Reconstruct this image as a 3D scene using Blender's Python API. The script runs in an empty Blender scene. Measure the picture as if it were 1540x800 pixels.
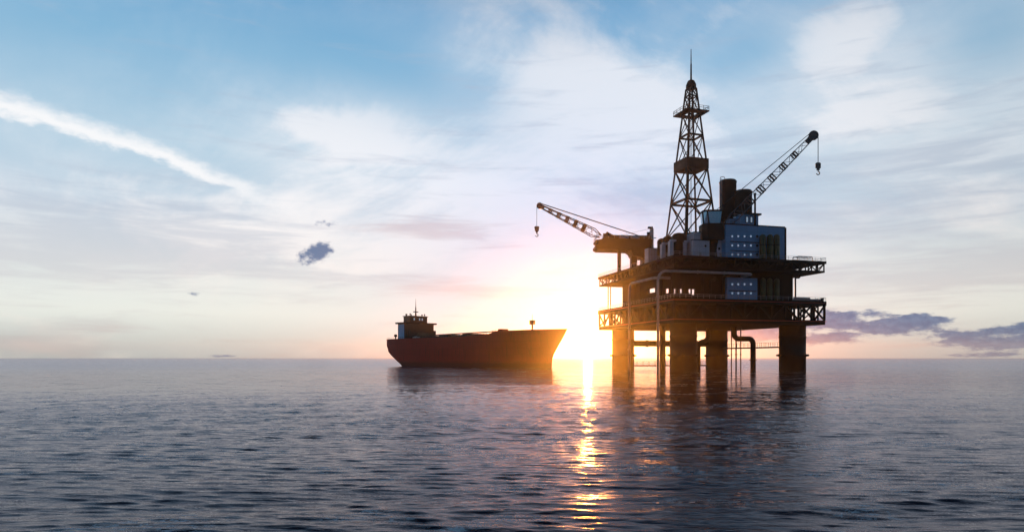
import bpy, math, random
import numpy as np
from mathutils import Vector, Matrix

random.seed(7)
rng = np.random.default_rng(11)
PI = math.pi
R = math.radians
SC = bpy.context.scene
COL = SC.collection

# ------------------------------------------------------------------ camera, sun, exposure
F = 1019.0            # focal length in pixels of the 1540 px wide photograph
HZ = 537.5            # horizon row
CX = 770.0
H = 5.0               # eye height above the water
cam = bpy.data.cameras.new('camera')
cam.sensor_width = 36.0
cam.lens = 36.0 * F / 1540.0
cam.shift_y = (HZ - 400.0) / 1540.0
cam.clip_start = 0.1
cam.clip_end = 200000.0
camo = bpy.data.objects.new('camera', cam)
COL.objects.link(camo)
camo.location = (0, 0, H)
camo.rotation_euler = (PI / 2, 0, 0)
SC.camera = camo

SUN_AZ = math.atan((884 - CX) / F)      # to the right of +Y
SUN_EL = R(1.45)
sun_dir = Vector((math.sin(SUN_AZ) * math.cos(SUN_EL), math.cos(SUN_AZ) * math.cos(SUN_EL), math.sin(SUN_EL)))
sl = bpy.data.lights.new('sun', 'SUN')
sl.energy = 2.3
sl.angle = R(0.5)
sl.color = (1.0, 0.33, 0.04)
so = bpy.data.objects.new('sun', sl)
COL.objects.link(so)
so.rotation_euler = sun_dir.to_track_quat('Z', 'Y').to_euler()

vs = SC.view_settings
vs.view_transform = 'Standard'
vs.look = 'None'
vs.exposure = 1.0
vs.gamma = 1.0
vs.use_curve_mapping = False
SC.cycles.volume_bounces = 0
SC.cycles.max_bounces = 6
SC.cycles.glossy_bounces = 3
SC.cycles.diffuse_bounces = 2
SC.cycles.transmission_bounces = 2
SC.cycles.transparent_max_bounces = 8
SC.cycles.sample_clamp_indirect = 4.0
SC.cycles.sample_clamp_direct = 80.0
SC.cycles.use_adaptive_sampling = False
try:
    SC.cycles.use_denoising = True
    SC.cycles.denoiser = 'OPENIMAGEDENOISE'
except Exception:
    pass


def lin(r, g, b):
    f = lambda c: (c / 255 / 12.92) if c <= 10 else ((c / 255 + 0.055) / 1.055) ** 2.4
    return (f(r), f(g), f(b))


# ------------------------------------------------------------------ small node language
class N:
    """wraps a node socket so that shader maths can be written as expressions"""
    nt = None

    def __init__(self, s): self.s = s

    @staticmethod
    def m(op, *a, clamp=False):
        n = N.nt.nodes.new('ShaderNodeMath'); n.operation = op; n.use_clamp = clamp
        for i, x in enumerate(a):
            if isinstance(x, N): N.nt.links.new(x.s, n.inputs[i])
            else: n.inputs[i].default_value = x
        return N(n.outputs[0])

    def __add__(s, o): return N.m('ADD', s, o)
    __radd__ = __add__
    def __sub__(s, o): return N.m('SUBTRACT', s, o)
    def __rsub__(s, o): return N.m('SUBTRACT', o, s)
    def __mul__(s, o): return N.m('MULTIPLY', s, o)
    __rmul__ = __mul__
    def __truediv__(s, o): return N.m('DIVIDE', s, o)
    def __neg__(s): return N.m('MULTIPLY', s, -1.0)


def sstep(x, a, b, lo=0.0, hi=1.0):
    n = N.nt.nodes.new('ShaderNodeMapRange'); n.interpolation_type = 'SMOOTHSTEP'
    N.nt.links.new(x.s, n.inputs[0])
    n.inputs[1].default_value = a; n.inputs[2].default_value = b
    n.inputs[3].default_value = lo; n.inputs[4].default_value = hi
    return N(n.outputs[0])


def vec(x, y, z=0.0):
    n = N.nt.nodes.new('ShaderNodeCombineXYZ')
    for i, a in enumerate((x, y, z)):
        if isinstance(a, N): N.nt.links.new(a.s, n.inputs[i])
        else: n.inputs[i].default_value = a
    return N(n.outputs[0])


def noise(v, scale, detail=4.0, rough=0.55, dist=0.0):
    n = N.nt.nodes.new('ShaderNodeTexNoise'); n.inputs['Scale'].default_value = scale
    n.inputs['Detail'].default_value = detail; n.inputs['Roughness'].default_value = rough
    n.inputs['Distortion'].default_value = dist
    N.nt.links.new(v.s, n.inputs['Vector'])
    return N(n.outputs[0])


def mixc(f, a, b, mode='MIX'):
    n = N.nt.nodes.new('ShaderNodeMix'); n.data_type = 'RGBA'; n.blend_type = mode
    n.clamp_factor = True
    for k, x in ((0, f), (6, a), (7, b)):
        if isinstance(x, N): N.nt.links.new(x.s, n.inputs[k])
        elif k == 0: n.inputs[k].default_value = x
        else: n.inputs[k].default_value = (*x, 1.0)
    return N(n.outputs[2])


def ramp(x, stops):
    n = N.nt.nodes.new('ShaderNodeValToRGB'); cr = n.color_ramp
    cr.elements[0].position = stops[0][0]; cr.elements[0].color = (*stops[0][1], 1)
    cr.elements[1].position = stops[-1][0]; cr.elements[1].color = (*stops[-1][1], 1)
    for p, c in stops[1:-1]:
        e = cr.elements.new(p); e.color = (*c, 1)
    N.nt.links.new(x.s, n.inputs[0])
    return N(n.outputs[0])


# ------------------------------------------------------------------ world: evening sky with thin clouds
world = bpy.data.worlds.new('World')
SC.world = world
world.use_nodes = True
nt = world.node_tree
nt.nodes.clear()
N.nt = nt
tc = nt.nodes.new('ShaderNodeTexCoord')
sep = nt.nodes.new('ShaderNodeSeparateXYZ')
nt.links.new(tc.outputs['Generated'], sep.inputs[0])
dx, dy, dz = N(sep.outputs[0]), N(sep.outputs[1]), N(sep.outputs[2])
az = N.m('ARCTAN2', dx, dy)
el = N.m('ARCSINE', dz)
ela = N.m('ABSOLUTE', el)


def AE(px, py):
    a = math.atan((px - CX) / F)
    return a, math.atan((HZ - py) / math.hypot(F, px - CX))


base = ramp(ela * (1 / 1.6), [
    (0.0, lin(188, 203, 204)), (0.02 / 1.6, lin(207, 219, 216)), (0.06 / 1.6, lin(235, 241, 235)),
    (0.12 / 1.6, lin(224, 231, 231)), (0.19 / 1.6, lin(198, 213, 227)), (0.28 / 1.6, lin(172, 203, 223)),
    (0.40 / 1.6, lin(128, 179, 213)), (0.47 / 1.6, lin(108, 165, 206)), (0.62 / 1.6, lin(72, 108, 146)), (1.0, lin(40, 66, 108))])
sky = nt.nodes.new('ShaderNodeTexSky')
sky.sky_type = 'NISHITA'
sky.sun_disc = False
sky.sun_elevation = SUN_EL
sky.sun_rotation = SUN_AZ
sky.air_density = 1.0; sky.dust_density = 1.5; sky.ozone_density = 2.0

# thin cirrus on a high layer: direction projected on a plane overhead, so it is foreshortened towards the horizon
inv = N.m('DIVIDE', 1.0, ela + 0.16)
cxp, cyp = dx * inv, dy * inv
warp = noise(vec(cxp, cyp, 0.3), 1.1, 3, 0.5)
warp2 = noise(vec(cxp, cyp, 7.3), 1.3, 3, 0.5)
wx = cxp + (warp - 0.5) * 0.4
wy = cyp + (warp2 - 0.5) * 0.4


def rot(x, y, deg):
    c, s = math.cos(R(deg)), math.sin(R(deg))
    return x * c + y * s, y * c - x * s


r1x, r1y = rot(wx, wy, -52)
cir1 = noise(vec(r1x * 0.55, r1y * 1.9, 1.7), 1.4, 9, 0.64)
r2x, r2y = rot(wx, wy, 40)
cir2 = noise(vec(r2x * 0.5, r2y * 1.7, 5.1), 1.3, 9, 0.62)
side = sstep(az, -0.25, 0.35)
iso = noise(vec(az * 2.0 + el * 0.5, el * 4.6 - az * 0.4, 6.2), 1.5, 9, 0.6, 0.35)
cir = (cir1 * (1 - side) + cir2 * side) * 0.45 + iso * 0.55
big = noise(vec(cxp, cyp, 2.2), 0.75, 3, 0.5)


def blob(px, py, wpx, hpx, deg=0.0, x=None, y=None):
    """soft elliptical mask around a direction of the sky; sizes are half widths, deg turns it anticlockwise"""
    a, e = AE(px, py)
    k = math.cos(a) ** 2 / F
    X = (az if x is None else x) - a
    Y = (el if y is None else y) - e
    if deg: X, Y = rot(X, Y, deg)
    X = X * (1 / (wpx * k)); Y = Y * (1 / (hpx / F))
    return N.m('EXPONENT', -(X * X + Y * Y))


def addall(L):
    s = L[0]
    for t in L[1:]: s = s + t
    return s


# where the white veils lie, as in the photograph
veil = addall([blob(620, 250, 190, 70, -22) * 0.9, blob(900, 160, 150, 150) * 0.75, blob(1000, 220, 260, 90, -15) * 0.6,
               blob(1290, 40, 100, 45, 20) * 1.0, blob(1370, 150, 230, 34, 6) * 0.8, blob(480, 190, 90, 26, -8) * 0.8,
               blob(1090, 20, 70, 22, 30) * 0.6, blob(300, 320, 260, 60, -8) * 0.7, blob(100, 250, 150, 40, -12) * 0.35,
               blob(700, 370, 420, 60) * 0.5, blob(1350, 330, 250, 50, 4) * 0.35, blob(1000, 460, 700, 60) * 0.3])
cm = N.m('MULTIPLY', sstep((cir - 0.5) * 1.7 + (veil * 0.27), 0.0, 0.34), 0.95, clamp=True)
general = sstep(cir * 0.6 + big * 0.4, 0.40, 0.64) * 0.74
cm = N.m('MAXIMUM', cm, general * sstep(ela, 0.02, 0.12))
clear = N.m('MULTIPLY', addall([blob(40, 60, 230, 90), blob(620, 120, 150, 55, -20), blob(430, 60, 200, 60), blob(1500, 60, 110, 60), blob(20, 235, 110, 18, -25), blob(1120, 80, 70, 40)]), 0.75, clamp=True)
cm = cm * (1 - clear)
white = ramp(ela * (1 / 1.6), [(0.0, lin(240, 238, 228)), (0.1 / 1.6, lin(251, 243, 238)), (0.25 / 1.6, lin(243, 244, 248)),
                               (0.4 / 1.6, lin(230, 234, 241)), (0.62 / 1.6, lin(140, 155, 180)), (1.0, lin(90, 105, 135))])
c = mixc(cm, base, white)

# greyer cloud underside bands low in the sky, horizontally drawn out
lown = noise(vec(az * 3.0, el * 26.0, 3.3), 2.0, 6, 0.6, 0.4)
lowband = addall([blob(60, 385, 260, 55) * 0.8, blob(300, 365, 200, 45, -6) * 0.9, blob(60, 510, 170, 26) * 0.9,
                  blob(650, 425, 140, 18) * 0.5, blob(660, 345, 110, 22, -6) * 0.6, blob(1330, 385, 260, 45) * 0.6,
                  blob(1400, 260, 200, 50, 8) * 0.8, blob(1480, 420, 160, 30) * 0.6, blob(1130, 230, 140, 60) * 0.5])
lm = N.m('MULTIPLY', sstep(lown + lowband * 0.34, 0.52, 0.82), 0.62, clamp=True)
greyc = ramp(ela * (1 / 1.6), [(0.0, lin(192, 186, 184)), (0.1 / 1.6, lin(204, 204, 211)), (0.2 / 1.6, lin(180, 194, 212)), (0.45 / 1.6, lin(160, 182, 206)), (0.62 / 1.6, lin(90, 110, 140)), (1.0, lin(50, 70, 105))])
c = mixc(lm, c, greyc)
# the pink cloud above the ship
pk = N.m('MULTIPLY', sstep(lown + addall([blob(690, 435, 120, 20) * 0.4, blob(640, 345, 130, 26) * 0.35, blob(100, 505, 200, 20) * 0.2]), 0.62, 0.95), 0.35, clamp=True)
c = mixc(pk, c, lin(236, 200, 194))

# the long bright cloud streak falling from the upper left, slightly curved
rag = noise(vec(az * 14.0, el * 30.0, 9.0), 1.6, 6, 0.65)
a0, e0 = AE(0, 162); a1, e1 = AE(250, 240); a2, e2 = AE(468, 334)
cf = np.polyfit([a0, a1, a2], [e0, e1, e2], 2)
track = az * float(cf[1]) + az * az * float(cf[0]) + float(cf[2])
offs = (el - track) + (rag - 0.5) * 0.034
wid = sstep(az, a0 - 0.2, a2, 0.015, 0.012)
q = offs / wid
below = sstep(q, -0.9, -0.1)
above = 1 - sstep(q, 0.0, 1.7)
st = below * above * (1 - sstep(az + (rag - 0.5) * 0.05, a2 - 0.16, a2 + 0.02)) * sstep(az, a0 - 0.35, a0 - 0.1)
c = mixc(N.m('MULTIPLY', st, 0.97, clamp=True), c, (0.95, 0.95, 0.96))

# small dark scud clouds, and the bank low on the right
det = noise(vec(az * 22.0, el * 70.0, 4.0), 1.6, 9, 0.68)
det2 = noise(vec(az * 40.0, el * 60.0, 8.0), 2.6, 8, 0.7)
scud = addall([blob(470, 384, 24, 13, 18), blob(487, 374, 14, 9), blob(490, 336, 22, 5) * 0.62, blob(290, 443, 16, 4) * 0.58])
sm = sstep(scud + (det2 - 0.5) * 2.2 * sstep(scud, 0.05, 0.3), 0.26, 1.0)
bank = addall([blob(1268, 474, 52, 8, 0), blob(1236, 488, 44, 5), blob(1330, 486, 70, 6, 3), blob(1388, 481, 36, 8, -4), blob(1258, 509, 54, 7, 4),
               blob(1130, 502, 90, 13), blob(1365, 495, 58, 6), blob(1450, 514, 60, 6), blob(1508, 497, 40, 5, 6), blob(1436, 504, 36, 4), blob(1530, 516, 56, 6, 8),
               blob(1640, 500, 110, 14), blob(1500, 533, 70, 3.5) * 0.8, blob(335, 535, 18, 2.2) * 0.62])
bm_ = sstep(N.m('MINIMUM', bank, 1.0) + (det - 0.5) * 3.0 * sstep(bank, 0.05, 0.3), 0.16, 0.82)
bcol = mixc(sstep(det2, 0.35, 0.65), lin(28, 98, 148), lin(86, 130, 170))
c = mixc(sm * 0.97, c, lin(60, 104, 150))
c = mixc(bm_ * 0.985, c, bcol)

# slightly deeper sky away from the sun: darker to the right and behind the viewer
rightdim = sstep(az, 0.25, 0.75, 1.0, 0.86)
back = sstep(dy, -0.3, 0.55, 0.33, 1.0)
upd = sstep(ela, 0.45, 0.75, 1.0, 0.25)
dim = rightdim * back * upd
c = mixc(1.0, c, vec(dim * (sstep(dy, -0.3, 0.5, 0.55, 1.0)), dim * sstep(dy, -0.3, 0.5, 0.8, 1.0), dim), 'MULTIPLY')

# brightness around the low sun
dotn = nt.nodes.new('ShaderNodeVectorMath'); dotn.operation = 'DOT_PRODUCT'
nt.links.new(tc.outputs['Generated'], dotn.inputs[0]); dotn.inputs[1].default_value = sun_dir
om = 1 - N(dotn.outputs['Value'])
g1 = N.m('EXPONENT', om * (-1 / 0.0011)) * 0.6
g2 = N.m('EXPONENT', om * (-1 / 0.010)) * 0.10
g3 = N.m('EXPONENT', om * (-1 / 0.07)) * 0.01
damp = 1 - N.m('EXPONENT', om * (-1 / 0.026)) * 0.50
c = mixc(1.0, c, vec(damp * damp, damp, damp + (1 - damp) * 1.0), 'MULTIPLY')
gl = mixc(1.0, vec(g1 + g2 * 0.4 + g3, g1 * 0.95 + g2 + g3, g1 * 0.85 + g2 * 0.9 + g3), (1, 1, 1), 'MULTIPLY')
c = mixc(1.0, c, gl, 'ADD')
bg = nt.nodes.new('ShaderNodeBackground'); nt.links.new(c.s, bg.inputs[0]); bg.inputs[1].default_value = 0.5
bg2 = nt.nodes.new('ShaderNodeBackground'); nt.links.new(mixc(bm_, N(sky.outputs[0]), (0.15, 0.2, 0.35)).s, bg2.inputs[0]); bg2.inputs[1].default_value = 0.01
adds = nt.nodes.new('ShaderNodeAddShader')
nt.links.new(bg.outputs[0], adds.inputs[0]); nt.links.new(bg2.outputs[0], adds.inputs[1])
wo = nt.nodes.new('ShaderNodeOutputWorld'); nt.links.new(adds.outputs[0], wo.inputs[0])
world.cycles.sampling_method = 'MANUAL'
world.cycles.sample_map_resolution = 512


# ------------------------------------------------------------------ materials
def new_mat(name):
    m = bpy.data.materials.new(name); m.use_nodes = True
    t = m.node_tree; t.nodes.clear(); N.nt = t
    o = t.nodes.new('ShaderNodeOutputMaterial'); b = t.nodes.new('ShaderNodeBsdfPrincipled')
    t.links.new(b.outputs[0], o.inputs[0])
    return m, t, b


def coords(t):
    g = t.nodes.new('ShaderNodeTexCoord')
    return N(g.outputs['Object'])


def steel(name, col, col2=None, rough=0.6, rust=0.25, scale=0.35, bump=0.15, metal=0.0):
    """painted steel with weathering: mottled tone, streaked rust"""
    m, t, b = new_mat(name)
    p = coords(t)
    n1 = noise(p, scale, 5, 0.6)
    mp = t.nodes.new('ShaderNodeMapping'); t.links.new(p.s, mp.inputs[0]); mp.inputs['Scale'].default_value = (1.4, 1.4, 0.16)
    n2 = noise(N(mp.outputs[0]), 1.1, 5, 0.65)
    col2 = col2 or tuple(x * 0.6 for x in col)
    c_ = mixc(sstep(n1, 0.35, 0.7), col, col2)
    c_ = mixc(sstep(n2, 0.58, 0.78) * rust, c_, (0.11, 0.04, 0.018))
    t.links.new(c_.s, b.inputs['Base Color'])
    rr = sstep(n1, 0.3, 0.7, max(rough - 0.12, 0.05), min(rough + 0.12, 1.0))
    t.links.new(rr.s, b.inputs['Roughness'])
    b.inputs['Metallic'].default_value = metal
    bp = t.nodes.new('ShaderNodeBump'); bp.inputs['Strength'].default_value = bump; bp.inputs['Distance'].default_value = 0.05
    t.links.new(noise(p, 3.0, 4, 0.6).s, bp.inputs['Height']); t.links.new(bp.outputs[0], b.inputs['Normal'])
    return m


def plated(name, col, col2, rust=0.3, px=3.0, pz=2.4, rough=0.5):
    """ribbed steel plating: seams in a brick layout, tone differs a little plate by plate"""
    m, t, b = new_mat(name)
    p = coords(t)
    s = t.nodes.new('ShaderNodeSeparateXYZ'); t.links.new(p.s, s.inputs[0])
    x, y, z = (N(s.outputs[i]) for i in range(3))
    bt = t.nodes.new('ShaderNodeTexBrick'); t.links.new(vec(x + y, z, 0).s, bt.inputs['Vector'])
    bt.inputs['Scale'].default_value = 1.0; bt.inputs['Brick Width'].default_value = px; bt.inputs['Row Height'].default_value = pz
    bt.inputs['Mortar Size'].default_value = 0.03; bt.offset = 0.0
    bt.inputs['Color1'].default_value = (*col, 1); bt.inputs['Color2'].default_value = (*col2, 1)
    bt.inputs['Mortar'].default_value = (*[k * 0.5 for k in col], 1)
    mp = t.nodes.new('ShaderNodeMapping'); t.links.new(p.s, mp.inputs[0]); mp.inputs['Scale'].default_value = (1.2, 1.2, 0.12)
    n2 = noise(N(mp.outputs[0]), 0.9, 6, 0.65)
    c_ = mixc(sstep(n2, 0.52, 0.78) * rust, N(bt.outputs['Color']), (0.10, 0.035, 0.015))
    t.links.new(c_.s, b.inputs['Base Color'])
    b.inputs['Roughness'].default_value = rough
    bp = t.nodes.new('ShaderNodeBump'); bp.inputs['Strength'].default_value = 0.5; bp.inputs['Distance'].default_value = 0.04; bp.invert = True
    t.links.new(bt.outputs['Fac'], bp.inputs['Height']); t.links.new(bp.outputs[0], b.inputs['Normal'])
    return m


M = {}
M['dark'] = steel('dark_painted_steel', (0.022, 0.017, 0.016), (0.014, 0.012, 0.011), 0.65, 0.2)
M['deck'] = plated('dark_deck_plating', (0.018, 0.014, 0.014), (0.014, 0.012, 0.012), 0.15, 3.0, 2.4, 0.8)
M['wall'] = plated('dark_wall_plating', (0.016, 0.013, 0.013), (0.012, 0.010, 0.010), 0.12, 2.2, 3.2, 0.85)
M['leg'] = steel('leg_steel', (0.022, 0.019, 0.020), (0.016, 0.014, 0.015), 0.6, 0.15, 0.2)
M['blue'] = plated('blue_grey_cladding', (0.17, 0.38, 0.68), (0.15, 0.34, 0.62), 0.12, 4.2, 1.9, 0.45)
M['lav'] = plated('pale_grey_cladding', (0.55, 0.57, 0.70), (0.50, 0.52, 0.64), 0.15, 2.4, 2.0, 0.5)
M['grey'] = steel('pale_pipe_paint', (0.42, 0.40, 0.44), (0.30, 0.29, 0.33), 0.45, 0.2)
M['olive'] = steel('olive_tank_paint', (0.075, 0.085, 0.030), (0.050, 0.058, 0.022), 0.5, 0.2)
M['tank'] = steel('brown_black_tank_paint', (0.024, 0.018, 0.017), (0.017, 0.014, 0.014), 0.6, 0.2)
M['boom'] = steel('boom_red_brown_paint', (0.13, 0.055, 0.045), (0.08, 0.035, 0.03), 0.55, 0.3)
M['boomg'] = steel('boom_grey_paint', (0.16, 0.16, 0.20), (0.09, 0.08, 0.10), 0.5, 0.3)
M['head'] = steel('blue_black_sheave_paint', (0.035, 0.045, 0.065), (0.025, 0.032, 0.045), 0.45, 0.1)
M['rope'] = steel('wire_rope', (0.05, 0.06, 0.08), None, 0.5, 0.1)
M['hull'] = plated('red_hull_paint', (0.52, 0.045, 0.028), (0.47, 0.040, 0.025), 0.3, 9.0, 3.2, 0.7)
M['boot'] = steel('dark_boot_topping', (0.045, 0.018, 0.015), (0.03, 0.014, 0.012), 0.5, 0.4)
M['shipdeck'] = steel('ship_deck_paint', (0.09, 0.035, 0.025), (0.06, 0.03, 0.02), 0.6, 0.4)
M['shiphouse'] = steel('brown_black_house_paint', (0.035, 0.022, 0.020), (0.025, 0.018, 0.018), 0.55, 0.3)
M['shipskylit'] = steel('skylit_house_side', (0.16, 0.50, 0.90), (0.14, 0.46, 0.84), 0.4, 0.05)  # pale side paint with the blue sky light on it put into the colour
M['shipgreen'] = steel('dark_green_cover', (0.035, 0.05, 0.025), None, 0.6, 0.1)
M['white'] = steel('white_paint', (0.7, 0.7, 0.72), (0.6, 0.6, 0.62), 0.4, 0.15)

m = M['hull']; t = m.node_tree; N.nt = t
b = next(n for n in t.nodes if n.type == 'BSDF_PRINCIPLED')
src = b.inputs['Base Color'].links[0].from_socket
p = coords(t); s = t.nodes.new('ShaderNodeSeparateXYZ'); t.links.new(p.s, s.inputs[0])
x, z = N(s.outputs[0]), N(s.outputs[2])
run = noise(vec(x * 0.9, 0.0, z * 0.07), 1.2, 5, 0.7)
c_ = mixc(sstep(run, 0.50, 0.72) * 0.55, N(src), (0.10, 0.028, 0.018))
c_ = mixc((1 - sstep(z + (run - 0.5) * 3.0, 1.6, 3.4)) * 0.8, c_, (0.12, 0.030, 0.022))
t.links.new(c_.s, b.inputs['Base Color'])
for k_ in ('dark', 'deck', 'wall', 'leg', 'tank', 'shiphouse', 'hull'):
    next(n for n in M[k_].node_tree.nodes if n.type == 'BSDF_PRINCIPLED').inputs['Specular IOR Level'].default_value = 0.2
m, t, b = new_mat('cab_glass')
b.inputs['Base Color'].default_value = (0.30, 0.50, 0.72, 1); b.inputs['Roughness'].default_value = 0.08; b.inputs['Metallic'].default_value = 0.75
M['glass'] = m
m, t, b = new_mat('glowing_port_glass')
b.inputs['Base Color'].default_value = (0.3, 0.5, 0.7, 1); b.inputs['Roughness'].default_value = 0.1
b.inputs['Emission Color'].default_value = (0.62, 0.80, 1.0, 1); b.inputs['Emission Strength'].default_value = 0.14  # weak emission stands in for sky reflected in the portholes; ship windows share it
M['port'] = m
m, t, b = new_mat('dark_port_glass')
b.inputs['Base Color'].default_value = (0.02, 0.03, 0.05, 1); b.inputs['Roughness'].default_value = 0.08
M['portd'] = m
m, t, b = new_mat('red_edge_stripe')
b.inputs['Base Color'].default_value = (0.42, 0.05, 0.03, 1); b.inputs['Roughness'].default_value = 0.5
M['stripe'] = m

# the sea: dark glossy water, small ripples by bump, foam flecks
m, t, b = new_mat('sea_water')
p = coords(t)
s = t.nodes.new('ShaderNodeSeparateXYZ'); t.links.new(p.s, s.inputs[0])
px_, py_ = N(s.outputs[0]), N(s.outputs[1])
rr = N.m('SQRT', px_ * px_ + py_ * py_)
rough = sstep(rr, 15, 500, 0.06, 0.20)
b.inputs['Specular IOR Level'].default_value = 0.0
b.inputs['Roughness'].default_value = 0.8
gly = t.nodes.new('ShaderNodeBsdfGlossy'); gly.distribution = 'GGX'; gly.inputs['Color'].default_value = (0.66, 0.65, 0.71, 1)
t.links.new(rough.s, gly.inputs['Roughness'])
fre = t.nodes.new('ShaderNodeFresnel'); fre.inputs['IOR'].default_value = 1.33
mxs = t.nodes.new('ShaderNodeMixShader'); t.links.new(fre.outputs[0], mxs.inputs[0])
t.links.new(b.outputs[0], mxs.inputs[1]); t.links.new(gly.outputs[0], mxs.inputs[2])
t.links.new(mxs.outputs[0], next(n for n in t.nodes if n.type == 'OUTPUT_MATERIAL').inputs['Surface'])
fo1 = noise(vec(px_ * 0.5, py_ * 0.62, 0.0), 0.30, 2, 0.5)
fo2 = noise(vec(px_ * 0.9, py_ * 1.7, 2.0), 2.4, 8, 0.72, 0.8)
foam = sstep(fo1, 0.54, 0.62) * sstep(fo2, 0.52, 0.58)
fk = (1 - foam * 0.85) * N(fre.outputs[0])
t.links.new(fk.s, mxs.inputs[0])
t.links.new(mixc(foam, (0.005, 0.013, 0.032), (0.80, 0.92, 1.0)).s, b.inputs['Base Color'])
n1 = noise(vec(px_ * 0.2, py_ * 1.5, 0.0), 2.2, 5, 0.62, 0.3)
n2 = noise(vec(px_ * 0.5, py_ * 1.8, 5.0), 7.5, 4, 0.6, 0.2)
n3 = noise(vec(px_ * 0.12, py_, 9.0), 0.8, 4, 0.6, 0.3)
rd = N.m('ABSOLUTE', n1 - 0.5)
patch = noise(vec(px_ * 0.010, py_ * 0.030, 4.0), 1.0, 4, 0.6)
hh = (n1 * 0.012 - rd * 0.035 + n2 * 0.004) * sstep(patch, 0.35, 0.65, 0.5, 1.35) * sstep(rr, 25, 160, 1.0, 0.5) + n3 * sstep(rr, 60, 350, 0.0, 0.055)
bp = t.nodes.new('ShaderNodeBump'); bp.inputs['Strength'].default_value = 1.0; bp.inputs['Distance'].default_value = 1.0
t.links.new(hh.s, bp.inputs['Height'])
for sock in (b.inputs['Normal'], gly.inputs['Normal'], fre.inputs['Normal']): t.links.new(bp.outputs[0], sock)
M['sea'] = m


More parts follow.
